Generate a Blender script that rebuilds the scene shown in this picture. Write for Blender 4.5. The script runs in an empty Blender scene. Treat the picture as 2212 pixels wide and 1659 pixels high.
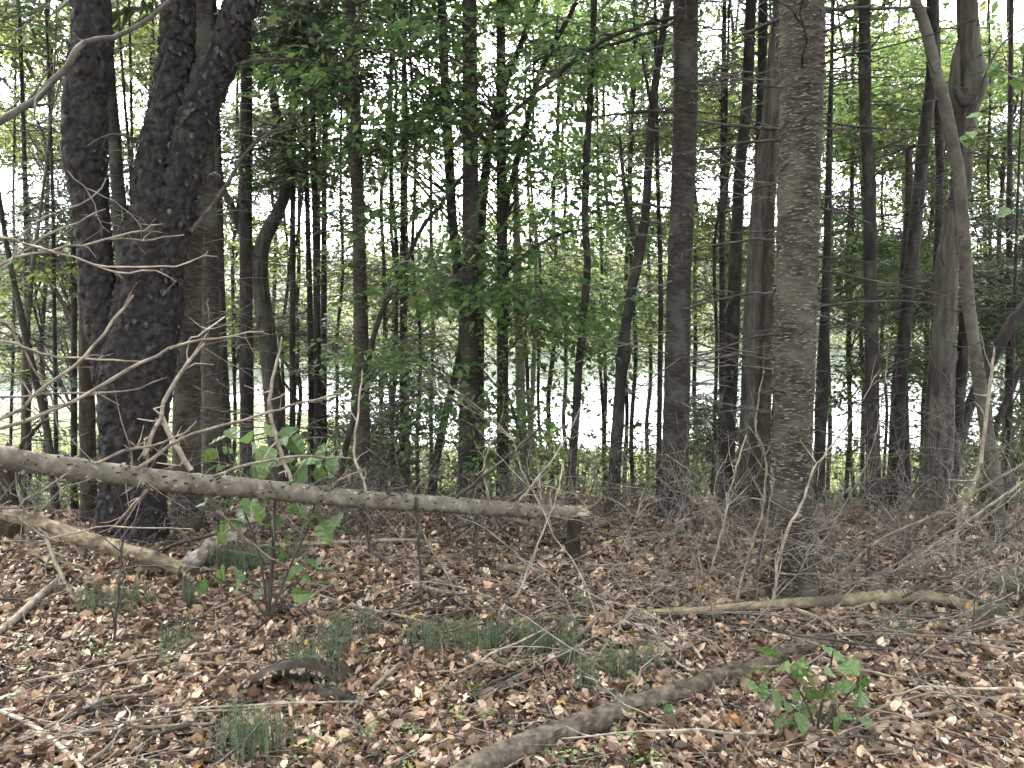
import bpy, math
import numpy as np
from mathutils import Matrix, Vector

R = np.random.default_rng(11)
sc = bpy.context.scene

# ------------------------------------------------------------------ camera
F, CX, CY = 1661.0, 1106.0, 829.5          # focal length and centre in the 2212 px measure used below
PITCH = math.radians(5.5)
EYE = np.array([0.0, 0.0, 1.6])
cam = bpy.data.cameras.new('camera')
cam.sensor_width = 36.0
cam.lens = 36.0 * F / 2212.0
cam.clip_start, cam.clip_end = 0.05, 3000
co = bpy.data.objects.new('camera', cam)
co.location = EYE
co.rotation_euler = (math.pi / 2 - PITCH, 0, 0)
sc.collection.objects.link(co)
sc.camera = co

# ------------------------------------------------------------------ sky, sun, exposure
SUN_EL, SUN_AZ = math.radians(48), math.radians(-28)     # ahead of the camera, a little to the left
w = bpy.data.worlds.new('World')
sc.world = w
w.use_nodes = True
nt = w.node_tree
nt.nodes.clear()
sky = nt.nodes.new('ShaderNodeTexSky')
sky.sky_type = 'NISHITA'
sky.sun_disc = False
sky.sun_elevation = SUN_EL
sky.sun_rotation = SUN_AZ
sky.dust_density = 4.0
sky.air_density = 1.0
hs = nt.nodes.new('ShaderNodeHueSaturation')
hs.inputs['Saturation'].default_value = 0.22
bgn = nt.nodes.new('ShaderNodeBackground')
bgn.inputs['Strength'].default_value = 0.14
wo = nt.nodes.new('ShaderNodeOutputWorld')
nt.links.new(sky.outputs[0], hs.inputs['Color'])
nt.links.new(hs.outputs[0], bgn.inputs['Color'])
nt.links.new(bgn.outputs[0], wo.inputs['Surface'])
sun = bpy.data.lights.new('sun', 'SUN')
sun.energy = 1.5
sun.angle = math.radians(10)
sun.color = (1.0, 0.95, 0.86)
so = bpy.data.objects.new('sun', sun)
sd = Vector((math.sin(SUN_AZ) * math.cos(SUN_EL), math.cos(SUN_AZ) * math.cos(SUN_EL), math.sin(SUN_EL)))
so.rotation_euler = sd.to_track_quat('Z', 'Y').to_euler()
so.location = (0, 0, 30)
sc.collection.objects.link(so)
vs = sc.view_settings
vs.view_transform = 'Standard'
vs.look = 'None'
vs.exposure = 4.2
vs.gamma = 1.0
HAZE = 0.0002
vs.use_curve_mapping = False
sc.render.engine = 'CYCLES'
cy = sc.cycles
cy.max_bounces = 6
cy.diffuse_bounces = 3
cy.glossy_bounces = 2
cy.transmission_bounces = 4
cy.transparent_max_bounces = 8
cy.volume_bounces = 0
cy.caustics_reflective = cy.caustics_refractive = False
cy.use_adaptive_sampling = True
cy.adaptive_threshold = 0.02
cy.use_denoising = True
try:
    cy.denoiser = 'OPENIMAGEDENOISE'
    cy.denoising_input_passes = 'RGB_ALBEDO_NORMAL'
    cy.denoising_prefilter = 'ACCURATE'
except Exception:
    pass
cy.sample_clamp_indirect = 6.0


# ------------------------------------------------------------------ small maths
def unit(a):
    a = np.asarray(a, float)
    return a / np.maximum(np.linalg.norm(a, axis=-1, keepdims=True), 1e-9)


def vnoise(p, seed=0):
    p = np.asarray(p, float)
    i = np.floor(p).astype(np.int64)
    f = p - i
    f = f * f * (3 - 2 * f)

    def hsh(o):
        q = i + np.array(o)
        n = (q[..., 0] * 374761393 + q[..., 1] * 668265263 + q[..., 2] * 2147483647 + seed * 974711) & 0x7fffffff
        n = ((n ^ (n >> 13)) * 1274126177) & 0x7fffffff
        n = n ^ (n >> 16)
        return (n & 0xffff) / 65535.0
    r = 0
    for dx in (0, 1):
        wx = f[..., 0] if dx else 1 - f[..., 0]
        for dy in (0, 1):
            wy = f[..., 1] if dy else 1 - f[..., 1]
            for dz in (0, 1):
                wz = f[..., 2] if dz else 1 - f[..., 2]
                r = r + hsh((dx, dy, dz)) * wx * wy * wz
    return r * 2 - 1


def n2(x, y, s, seed=0):
    return vnoise(np.stack([np.asarray(x) * s, np.asarray(y) * s, np.zeros_like(np.asarray(x, float)) + .5], -1), seed)


def sstep(a, b, x):
    t = np.clip((x - a) / (b - a), 0, 1)
    return t * t * (3 - 2 * t)


def H(x, y):
    """height of the ground"""
    x = np.asarray(x, float)
    y = np.asarray(y, float)
    crest = 6.5 + .35 * np.sin(x * .55 + 1) + .25 * n2(x, x * 0, .9, 3)
    z = -.035 * np.minimum(np.maximum(y, -4), crest)
    z = z - 4.3 * sstep(0, 1, (y - crest) / 11.5) ** 0.9
    near = 1 - sstep(9, 16, y)
    z = z + near * (.040 * n2(x, y, 1.6, 5) + .026 * n2(x, y, 4.5, 6) + .05 * n2(x, y, .6, 7))
    z = z + .20 * np.exp(-((x + 3.3) / 1.0) ** 2 - ((y - 5.0) / .8) ** 2)
    z = z + .10 * np.exp(-((x - 3.4) / .8) ** 2 - ((y - 6.1) / .5) ** 2)
    z = z + (1 - near) * .12 * n2(x, y, .4, 8)
    lf = 1 - sstep(-.36, -.10, x / np.maximum(y, 1))
    z = z - 1.0 * sstep(33, 38, y - 20 * lf + 3 * n2(x, y, .08, 9)) * (1 - sstep(120, 126, y + 44 * lf + 8 * n2(x, y, .05, 10)))
    z = z + 42 * sstep(190, 430, y) * (.75 + .35 * n2(x, y, .009, 12)) + 1.5 * sstep(127, 190, y)
    return z


def P(px, py, d):
    """the point seen at pixel (px, py) at distance d ahead"""
    px, py, d = np.broadcast_arrays(np.asarray(px, float), np.asarray(py, float), np.asarray(d, float))
    u = (px - CX) / F
    v = -(py - CY) / F
    yy = math.cos(PITCH) + v * math.sin(PITCH)
    zz = -math.sin(PITCH) + v * math.cos(PITCH)
    s = d / yy
    return np.stack([u * s, d, EYE[2] + zz * s], -1)


_ds = np.linspace(1.2, 40, 4000)


def gd(px, py):
    """distance ahead at which the ground is met along a pixel's ray"""
    p = P(px, py, _ds)
    below = p[:, 2] <= H(p[:, 0], p[:, 1])
    i = int(np.argmax(below)) if below.any() else 2000
    return float(_ds[i])


def smooth(pts, n):
    """Catmull-Rom through the rows of pts, n samples"""
    p = np.asarray(pts, float)
    if len(p) == 2:
        t = np.linspace(0, 1, n)[:, None]
        return p[0] * (1 - t) + p[1] * t
    q = np.vstack([2 * p[0] - p[1], p, 2 * p[-1] - p[-2]])
    seg = np.linalg.norm(np.diff(p[:, :3], axis=0), axis=1) + 1e-6
    c = np.concatenate([[0], np.cumsum(seg)])
    s = np.linspace(0, c[-1], n)
    i = np.clip(np.searchsorted(c, s, 'right') - 1, 0, len(p) - 2)
    t = ((s - c[i]) / seg[i])[:, None]
    a, b, e, f = q[i], q[i + 1], q[i + 2], q[i + 3]
    return .5 * (2 * b + (e - a) * t + (2 * a - 5 * b + 4 * e - f) * t ** 2 + (3 * b - a - 3 * e + f) * t ** 3)


# ------------------------------------------------------------------ mesh building
ORG = {}


class Buf:
    def __init__(s):
        s.V, s.Fc, s.M, s.n = [], [], [], 0

    def add(s, V, Fs, m=0):
        V = np.asarray(V, float).reshape(-1, 3)
        Fs = np.asarray(Fs, np.int64)
        if len(V) == 0 or len(Fs) == 0:
            return
        s.V.append(V)
        s.Fc.append(Fs + s.n)
        s.M.append(np.full(len(Fs), m, np.int32))
        s.n += len(V)

    def build(s, name, mats, parent=None, loc=None, kind=None, smooth=True):
        if s.n == 0:
            return None
        V = np.concatenate(s.V)
        org = ORG[parent.name] if parent is not None else (np.zeros(3) if loc is None else np.asarray(loc, float))
        me = bpy.data.meshes.new(name)
        me.vertices.add(len(V))
        me.vertices.foreach_set('co', (V - org).astype(np.float32).ravel())
        lp = np.concatenate([f.ravel() for f in s.Fc]).astype(np.int32)
        tot = np.concatenate([np.full(len(f), f.shape[1], np.int32) for f in s.Fc])
        st = np.concatenate([[0], np.cumsum(tot)[:-1]]).astype(np.int32)
        me.loops.add(len(lp))
        me.loops.foreach_set('vertex_index', lp)
        me.polygons.add(len(tot))
        me.polygons.foreach_set('loop_start', st)
        mats = mats if isinstance(mats, (list, tuple)) else [mats]
        for m in mats:
            me.materials.append(m)
        me.polygons.foreach_set('material_index', np.concatenate(s.M))
        me.polygons.foreach_set('use_smooth', np.full(len(tot), smooth))
        me.update(calc_edges=True)
        o = bpy.data.objects.new(name, me)
        sc.collection.objects.link(o)
        if parent is not None:
            o.parent = parent
        else:
            o.location = org
        ORG[o.name] = org
        if kind:
            o['kind'] = kind
        return o


def thing(name, label, cat, loc, group=None):
    o = bpy.data.objects.new(name, None)
    o.empty_display_size = .1
    o.location = loc
    sc.collection.objects.link(o)
    ORG[o.name] = np.asarray(loc, float)
    return tag(o, label, cat, group)


def tag(o, label, cat, group=None):
    o['label'] = label
    o['category'] = cat
    if group:
        o['group'] = group
    return o


def frames(p):
    t = unit(np.gradient(p, axis=0))
    ref = np.array([0, 0, 1.0]) if abs(t[0, 2]) < .8 else np.array([1.0, 0, 0])
    u = unit(np.cross(t[0], ref))
    U = np.empty_like(p)
    for i in range(len(p)):
        u = u - t[i] * np.dot(u, t[i])
        u = u / max(np.linalg.norm(u), 1e-9)
        U[i] = u
    return t, U, np.cross(t, U)


def tube(b, p, r, k=8, m=0, ends=(1, 1), ns=0.0, nf=10.0, nz=1.0, seed=1, mcap=None):
    p = np.asarray(p, float)
    r = np.broadcast_to(np.asarray(r, float), (len(p),))
    t, U, V = frames(p)
    a = np.linspace(0, 2 * math.pi, k, endpoint=False)
    dirs = U[:, None] * np.cos(a)[None, :, None] + V[:, None] * np.sin(a)[None, :, None]
    rr = np.repeat(r[:, None], k, 1)
    if ns:
        q = p[:, None] + dirs * r[:, None, None]
        q = q * np.array([nf, nf, nf * nz])
        rr = rr * (1 + ns * (vnoise(q, seed) + .5 * vnoise(q * 2.3, seed + 1)))
    ring = p[:, None] + dirs * rr[..., None]
    n = len(p)
    i = np.arange(n - 1)[:, None] * k
    j = np.arange(k)[None]
    jn = (j + 1) % k
    f = np.stack([i + j, i + jn, i + k + jn, i + k + j], -1).reshape(-1, 4)
    off = b.n
    b.add(ring.reshape(-1, 3), f, m)
    for e, idx, sg in ((ends[0], 0, 1), (ends[1], n - 1, -1)):
        if e:
            c = p[idx] + (t[idx] * (-sg) * r[idx] * (1.6 if e == 2 else 0))
            ri = ring[idx]
            ff = np.stack([np.full(k, k), np.arange(k), (np.arange(k) + 1) % k], -1)
            if sg > 0:
                ff = ff[:, ::-1]
            b.add(np.vstack([ri, c]), ff, m if mcap is None else mcap)


def tubes(b, p, r, k=3, m=0):
    """many thin tubes at once: p (N, M, 3), r (N, M)"""
    p = np.asarray(p, float)
    N, M = p.shape[:2]
    if N == 0:
        return
    r = np.broadcast_to(np.asarray(r, float), (N, M))
    t = unit(np.gradient(p, axis=1))
    ref = unit(R.normal(size=(N, 1, 3)))
    u = unit(np.cross(t, ref))
    v = np.cross(t, u)
    a = np.linspace(0, 2 * math.pi, k, endpoint=False)
    ring = p[:, :, None] + (u[:, :, None] * np.cos(a)[:, None] + v[:, :, None] * np.sin(a)[:, None]) * r[..., None, None]
    base = (np.arange(N) * M * k)[:, None, None]
    i = (np.arange(M - 1) * k)[None, :, None]
    j = np.arange(k)[None, None]
    jn = (j + 1) % k
    f = np.stack([base + i + j, base + i + jn, base + i + k + jn, base + i + k + j], -1).reshape(-1, 4)
    b.add(ring.reshape(-1, 3), f, m)


def worley(p, seed=0):
    """distance to the nearest and second nearest cell point, the nearest cell's random number and the offset to it"""
    p = np.asarray(p, float)
    i = np.floor(p).astype(np.int64)
    f1 = np.full(p.shape[:-1], 9.0)
    f2 = f1.copy()
    cid = np.zeros(p.shape[:-1])
    off = np.zeros(p.shape)
    for a in (-1, 0, 1):
        for c_ in (-1, 0, 1):
            for e in (-1, 0, 1):
                q = i + np.array((a, c_, e))

                def hs_(k):
                    n = (q[..., 0] * 374761393 + q[..., 1] * 668265263 + q[..., 2] * 1440662683 + (seed * 7 + k) * 974711) & 0x7fffffff
                    n = ((n ^ (n >> 13)) * 1274126177) & 0x7fffffff
                    return ((n ^ (n >> 16)) & 0xffff) / 65535.0
                c = q + np.stack([hs_(1), hs_(2), hs_(3)], -1)
                dv = p - c
                dd = np.linalg.norm(dv, axis=-1)
                nr = dd < f1
                f2 = np.where(nr, f1, np.minimum(f2, dd))
                cid = np.where(nr, hs_(4), cid)
                off = np.where(nr[..., None], dv, off)
                f1 = np.where(nr, dd, f1)
    return f1, f2, cid, off


def plated(b, tp, k, zlo, zhi, step=.013, cell=.085, amp=.026, seed=0, ends=(2, 0)):
    """a trunk whose bark stands in real plates between cracks, each plate lifted at its lower edge"""
    n = int((zhi - zlo) / step)
    q = zpt(tp, np.linspace(zhi, zlo, n))
    t, U, V = frames(q[:, :3])
    a = np.linspace(0, 2 * math.pi, k, endpoint=False)
    dirs = U[:, None] * np.cos(a)[None, :, None] + V[:, None] * np.sin(a)[None, :, None]
    r = q[:, 3]
    base = q[:, None, :3] + dirs * r[:, None, None]
    r2 = r[:, None] * (1 + .09 * (vnoise(base * np.array([8, 8, 3.5]), seed) + .5 * vnoise(base * np.array([19, 19, 8]), seed + 1)))
    w = base / cell * np.array([1, 1, .62]) + .35 * np.stack([vnoise(base * 30, 1), vnoise(base * 30, 2), vnoise(base * 30, 3)], -1)
    f1, f2, cid, off = worley(w, seed)
    h = np.clip((f2 - f1) * 4.0, 0, 1) * (.55 + .45 * cid) - off[..., 2] * .45 * cid + .25 * vnoise(base * 70, 5)
    ring = q[:, None, :3] + dirs * (r2 + amp * (h - .5))[..., None]
    i = np.arange(n - 1)[:, None] * k
    j = np.arange(k)[None]
    jn = (j + 1) % k
    b.add(ring.reshape(-1, 3), np.stack([i + j, i + jn, i + k + jn, i + k + j], -1).reshape(-1, 4))
    up = tp[tp[:, 2] > zhi - .05]
    if len(up) > 2:
        up = up[np.argsort(-up[:, 2])]
        tube(b, up[:, :3], up[:, 3], 24, ends=ends, ns=.1, nf=8, nz=.5)


# leaf shapes: along, side, up
L_FOLD = (np.array([[0, 0, 0], [.42, -.5, .10], [1, 0, 0], [.42, .5, .10]]), np.array([[0, 1, 2], [0, 2, 3]]))
L_MID = (np.array([[0, 0, 0], [.28, -.42, .08], [.62, -.42, .07], [1, 0, -.06], [.62, .42, .07], [.28, .42, .08], [.5, 0, -.02]]),
         np.array([[0, 1, 6], [1, 2, 6], [2, 3, 6], [3, 4, 6], [4, 5, 6], [5, 0, 6]]))
L_DRY = (np.array([[0, 0, .02], [.22, -.36, .16], [.55, -.5, .22], [.82, -.25, .05], [1, 0, .16], [.82, .3, .12], [.55, .48, .05], [.22, .36, .2],
                   [.3, 0, -.02], [.68, 0, .0]]),
         np.array([[0, 1, 8], [1, 2, 8], [2, 9, 8], [2, 3, 9], [3, 4, 9], [4, 5, 9], [5, 6, 9], [6, 8, 9], [6, 7, 8], [7, 0, 8]]))
L_MAPLE = (np.array([[0, 0, 0], [.1, -.3, .05], [.05, -.55, .1], [.38, -.34, .02], [.55, -.6, .12], [.62, -.22, .02], [1, 0, .1], [.62, .22, .02],
                     [.55, .6, .1], [.38, .34, .02], [.05, .55, .12], [.1, .3, .04], [.4, 0, -.04]]),
           np.array([[i, (i + 1) % 12, 12] for i in range(12)]))
BLADE = (np.array([[0, -.5, 0], [0, .5, 0], [1, 0, -.1]]), np.array([[0, 1, 2]]))


def leaves(b, pos, d, nrm, L, W, T=L_FOLD, m=0, curl=None):
    pos = np.asarray(pos, float)
    N = len(pos)
    if N == 0:
        return
    d = unit(np.broadcast_to(d, (N, 3)))
    s = unit(np.cross(np.broadcast_to(nrm, (N, 3)), d))
    u = np.cross(d, s)
    L = np.broadcast_to(np.asarray(L, float), (N,))
    W = np.broadcast_to(np.asarray(W, float), (N,))
    tv, tf = T
    c = np.ones(N) if curl is None else curl
    v = (pos[:, None] + d[:, None] * (tv[None, :, 0] * L[:, None])[..., None]
         + s[:, None] * (tv[None, :, 1] * W[:, None])[..., None]
         + u[:, None] * (tv[None, :, 2] * L[:, None] * c[:, None])[..., None])
    f = (tf[None] + (np.arange(N) * len(tv))[:, None, None]).reshape(-1, tf.shape[1])
    b.add(v.reshape(-1, 3), f, m)


UP = np.array([0, 0, 1.0])


# ------------------------------------------------------------------ materials
def newmat(name):
    m = bpy.data.materials.new(name)
    m.use_nodes = True
    n = m.node_tree.nodes
    return m, n, m.node_tree.links, n['Principled BSDF']


def ramp(n, cols):
    r = n.new('ShaderNodeValToRGB')
    e = r.color_ramp.elements
    cols = [c if len(c) == 2 else (i / (len(cols) - 1), c) for i, c in enumerate(cols)]
    e[0].position, e[0].color = cols[0][0], (*cols[0][1], 1)
    e[1].position, e[1].color = cols[-1][0], (*cols[-1][1], 1)
    for p_, c in cols[1:-1]:
        x = e.new(p_)
        x.color = (*c, 1)
    return r


def noise_node(n, l, coord, scale, sc3=(1, 1, 1), detail=5, rough=.6):
    mp = n.new('ShaderNodeMapping')
    mp.inputs['Scale'].default_value = sc3
    l.new(coord, mp.inputs['Vector'])
    t = n.new('ShaderNodeTexNoise')
    t.inputs['Scale'].default_value = scale
    t.inputs['Detail'].default_value = detail
    t.inputs['Roughness'].default_value = rough
    l.new(mp.outputs[0], t.inputs['Vector'])
    return t


def bark(name, cols, scale=12, sc3=(1, 1, 1), bump=.5, dist=.01, rough=.92, blotch=None, spec=.15):
    """bark or wood: stretched noise through a ramp, with lichen blotches of their own shape"""
    m, n, l, p = newmat(name)
    tc = n.new('ShaderNodeTexCoord').outputs['Object']
    t = noise_node(n, l, tc, scale, sc3)
    r = ramp(n, [(.3, cols[0]), (.5, cols[1]), (.72, cols[2])])
    l.new(t.outputs['Fac'], r.inputs['Fac'])
    out = r.outputs[0]
    if blotch:
        t2 = noise_node(n, l, tc, blotch[1], (1, 1, .8), 4)
        r2 = ramp(n, [(.5, (0, 0, 0)), (.62, (1, 1, 1))])
        l.new(t2.outputs['Fac'], r2.inputs['Fac'])
        mx = n.new('ShaderNodeMix')
        mx.data_type = 'RGBA'
        mu = n.new('ShaderNodeMath')
        mu.operation = 'MULTIPLY'
        mu.inputs[1].default_value = blotch[2]
        l.new(r2.outputs[0], mu.inputs[0])
        l.new(mu.outputs[0], mx.inputs['Factor'])
        l.new(out, mx.inputs['A'])
        mx.inputs['B'].default_value = (*blotch[0], 1)
        out = mx.outputs['Result']
    l.new(out, p.inputs['Base Color'])
    p.inputs['Roughness'].default_value = rough
    p.inputs['Specular IOR Level'].default_value = spec
    if bump:
        bp = n.new('ShaderNodeBump')
        bp.inputs['Strength'].default_value = bump
        bp.inputs['Distance'].default_value = dist
        l.new(t.outputs['Fac'], bp.inputs['Height'])
        l.new(bp.outputs[0], p.inputs['Normal'])
    return m


def leafmat(name, cols, trans=.35, rough=.55, spec=.3, tcol=1.3, mottle=False):
    """each leaf (loose island) takes its own colour; light passes through"""
    m, n, l, p = newmat(name)
    g = n.new('ShaderNodeNewGeometry')
    r = ramp(n, cols)
    l.new(g.outputs['Random Per Island'], r.inputs['Fac'])
    src = r.outputs[0]
    if mottle:
        t = noise_node(n, l, g.outputs['Position'], 55, detail=4)
        mr = n.new('ShaderNodeMapRange')
        mr.inputs[1].default_value, mr.inputs[2].default_value, mr.inputs[3].default_value, mr.inputs[4].default_value = .3, .7, .55, 1.35
        l.new(t.outputs['Fac'], mr.inputs[0])
        h2 = n.new('ShaderNodeHueSaturation')
        l.new(mr.outputs[0], h2.inputs['Value'])
        l.new(src, h2.inputs['Color'])
        src = h2.outputs[0]
    l.new(src, p.inputs['Base Color'])
    p.inputs['Roughness'].default_value = rough
    p.inputs['Specular IOR Level'].default_value = spec
    if trans:
        tr = n.new('ShaderNodeBsdfTranslucent')
        hv = n.new('ShaderNodeHueSaturation')
        hv.inputs['Value'].default_value = tcol
        hv.inputs['Saturation'].default_value = .95
        hv.inputs['Hue'].default_value = .497
        l.new(r.outputs[0], hv.inputs['Color'])
        l.new(hv.outputs[0], tr.inputs['Color'])
        mx = n.new('ShaderNodeMixShader')
        mx.inputs[0].default_value = trans
        l.new(p.outputs[0], mx.inputs[1])
        l.new(tr.outputs[0], mx.inputs[2])
        l.new(mx.outputs[0], n['Material Output'].inputs['Surface'])
    return m


M = {}
M['cherry'] = bark('cherry_bark', ((.0075, .0066, .0062), (.015, .0132, .0124), (.036, .032, .030)), 26, (1, 1, .6), .8, .006)
M['scale'] = bark('cherry_bark_scale', ((.012, .0105, .010), (.026, .023, .0215), (.085, .078, .072)), 30, (1, 1, 1), .5, .004)
M['fir'] = bark('fir_bark', ((.012, .0096, .0074), (.030, .0248, .019), (.078, .066, .051)), 22, (.6, .6, 3.2), 1.0, .008, blotch=((.085, .085, .066), 4, .5))
M['firflake'] = bark('fir_bark_flake', ((.05, .043, .035), (.11, .098, .08), (.22, .20, .165)), 20, (1, 1, 1), .3, .003)
M['spruce'] = bark('spruce_bark', ((.010, .0085, .007), (.023, .0195, .016), (.052, .045, .037)), 22, (.7, .7, 2.6), 1.0, .008, blotch=((.07, .07, .058), 4, .45))
M['darkbark'] = bark('dark_bark', ((.011, .0095, .0083), (.024, .021, .0185), (.054, .047, .040)), 14, (1, 1, .5), .7, .006)
M['maple'] = bark('maple_bark', ((.017, .0145, .012), (.042, .036, .030), (.085, .075, .063)), 30, (1, 1, .14), 1.0, .010, blotch=((.085, .085, .072), 3, .35))
M['smooth'] = bark('smooth_grey_bark', ((.032, .028, .023), (.055, .048, .039), (.085, .075, .062)), 14, (1, 1, 1.5), .3, .003, blotch=((.115, .112, .095), 5, .4))
M['snag'] = bark('weathered_wood', ((.07, .064, .056), (.16, .148, .13), (.26, .245, .22)), 20, (1, 1, .12), .7, .006)
M['log'] = bark('log_bark', ((.045, .038, .029), (.108, .094, .072), (.20, .178, .139)), 16, (1, 1, 1), .5, .004, blotch=((.085, .08, .057), 4, .75))
M['stump'] = bark('stump_bark', ((.010, .0075, .0055), (.024, .0185, .0135), (.055, .043, .033)), 18, (1, 1, .6), .8, .006)
M['knot'] = bark('knot', ((.018, .015, .012), (.03, .026, .022), (.05, .043, .036)), 30)
M['split'] = bark('split_wood', ((.26, .20, .13), (.42, .34, .23), (.56, .47, .35)), 30, (1, 1, .3), .6, .003)
M['rotlog'] = bark('peeled_log', ((.06, .046, .031), (.165, .127, .086), (.30, .245, .175)), 14, (1, 1, 1), .9, .010, blotch=((.055, .042, .03), 7, .75))
M['barklog'] = bark('flaky_log', ((.07, .058, .046), (.19, .163, .134), (.38, .335, .28)), 16, (1, 1, 1), .9, .012)
M['frontlog'] = bark('front_log', ((.024, .019, .014), (.062, .050, .037), (.125, .105, .080)), 30, (1, 1, 1), .8, .006, blotch=((.11, .098, .076), 7, .4))
M['yellowlog'] = bark('yellow_log', ((.065, .05, .032), (.155, .124, .078), (.26, .212, .135)), 14, (1, 1, 1), .7, .006, blotch=((.05, .042, .032), 3.2, .85))
M['cut'] = bark('sawn_face', ((.26, .13, .05), (.38, .21, .08), (.45, .28, .13)), 30)
M['palewood'] = bark('pale_stick', ((.09, .075, .055), (.185, .157, .121), (.33, .292, .236)), 18, (1, 1, 1), .4, .003)
M['tanwood'] = bark('tan_stick', ((.06, .048, .036), (.125, .103, .078), (.22, .185, .145)), 18, (1, 1, 1), .4, .003)
M['greywood'] = bark('grey_twig', ((.05, .043, .037), (.10, .088, .077), (.18, .162, .143)), 14)
M['darkwood'] = bark('dark_twig', ((.018, .015, .013), (.036, .031, .027), (.07, .061, .053)), 14)
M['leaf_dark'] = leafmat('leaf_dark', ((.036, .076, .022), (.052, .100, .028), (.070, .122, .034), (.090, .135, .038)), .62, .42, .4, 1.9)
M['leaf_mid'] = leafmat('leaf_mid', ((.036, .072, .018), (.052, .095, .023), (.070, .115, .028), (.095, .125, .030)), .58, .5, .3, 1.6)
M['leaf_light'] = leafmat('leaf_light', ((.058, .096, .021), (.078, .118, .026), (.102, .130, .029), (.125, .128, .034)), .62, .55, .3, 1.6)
M['leaf_yellow'] = leafmat('leaf_yellow', ((.060, .085, .018), (.085, .105, .024), (.110, .120, .030), (.115, .105, .032)), .55, .6)
M['far_leaf'] = leafmat('far_leaf', ((.022, .034, .007), (.034, .046, .009), (.047, .054, .011), (.056, .052, .014)), .45, .6)
M['shrub_leaf'] = leafmat('shrub_leaf', ((.030, .048, .010), (.042, .060, .013), (.056, .066, .016), (.062, .058, .018)), .5, .6)
M['limbwood'] = bark('limb_wood', ((.022, .019, .016), (.045, .039, .033), (.085, .076, .065)), 18)
M['needle'] = leafmat('needle', ((.024, .044, .024), (.036, .060, .030), (.050, .075, .036), (.06, .08, .04)), .25, .6)
M['needle_far'] = leafmat('needle_far', ((.032, .052, .026), (.044, .066, .031), (.056, .078, .034)), .35, .6)
M['clubmoss'] = leafmat('clubmoss', ((.070, .098, .052), (.105, .138, .075), (.14, .17, .095)), .2, .5)
M['seedling'] = leafmat('seedling', ((.040, .085, .038), (.055, .110, .048), (.080, .135, .060), (.10, .15, .05)), .25, .45, .5)
M['herb'] = leafmat('herb', ((.06, .11, .05), (.09, .15, .06), (.13, .19, .075), (.16, .20, .06)), .25, .55)
M['litter'] = leafmat('litter', ((0.0, (.036, .017, .0085)), (.28, (.084, .042, .023)), (.5, (.172, .098, .056)), (.70, (.285, .182, .116)), (.87, (.40, .285, .190)),
                                 (.965, (.54, .44, .33)), (.984, (.34, .15, .05)), (.993, (.40, .24, .06)), (1.0, (.33, .27, .08))), .10, .45, .5, 1.0, mottle=True)
M['sapling_leaf'] = None


def plainleaf(name, c1, c2, trans=.3):
    m, n, l, p = newmat(name)
    oi = n.new('ShaderNodeObjectInfo')
    r = ramp(n, [c1, c2])
    l.new(oi.outputs['Random'], r.inputs['Fac'])
    tc = n.new('ShaderNodeTexCoord').outputs['Object']
    t = noise_node(n, l, tc, 3.0)
    hv = n.new('ShaderNodeHueSaturation')
    mr = n.new('ShaderNodeMapRange')
    mr.inputs[3].default_value, mr.inputs[4].default_value = .75, 1.25
    l.new(t.outputs['Fac'], mr.inputs[0])
    l.new(mr.outputs[0], hv.inputs['Value'])
    l.new(r.outputs[0], hv.inputs['Color'])
    l.new(hv.outputs[0], p.inputs['Base Color'])
    p.inputs['Roughness'].default_value = .45
    tr = n.new('ShaderNodeBsdfTranslucent')
    l.new(hv.outputs[0], tr.inputs['Color'])
    mx = n.new('ShaderNodeMixShader')
    mx.inputs[0].default_value = trans
    l.new(p.outputs[0], mx.inputs[1])
    l.new(tr.outputs[0], mx.inputs[2])
    l.new(mx.outputs[0], n['Material Output'].inputs['Surface'])
    return m


M['sapling_leaf'] = plainleaf('sapling_leaf', (.042, .082, .018), (.095, .145, .042), .4)
M['dryleaf'] = plainleaf('dry_leaf', (.11, .066, .043), (.34, .245, .175), .1)


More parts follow.
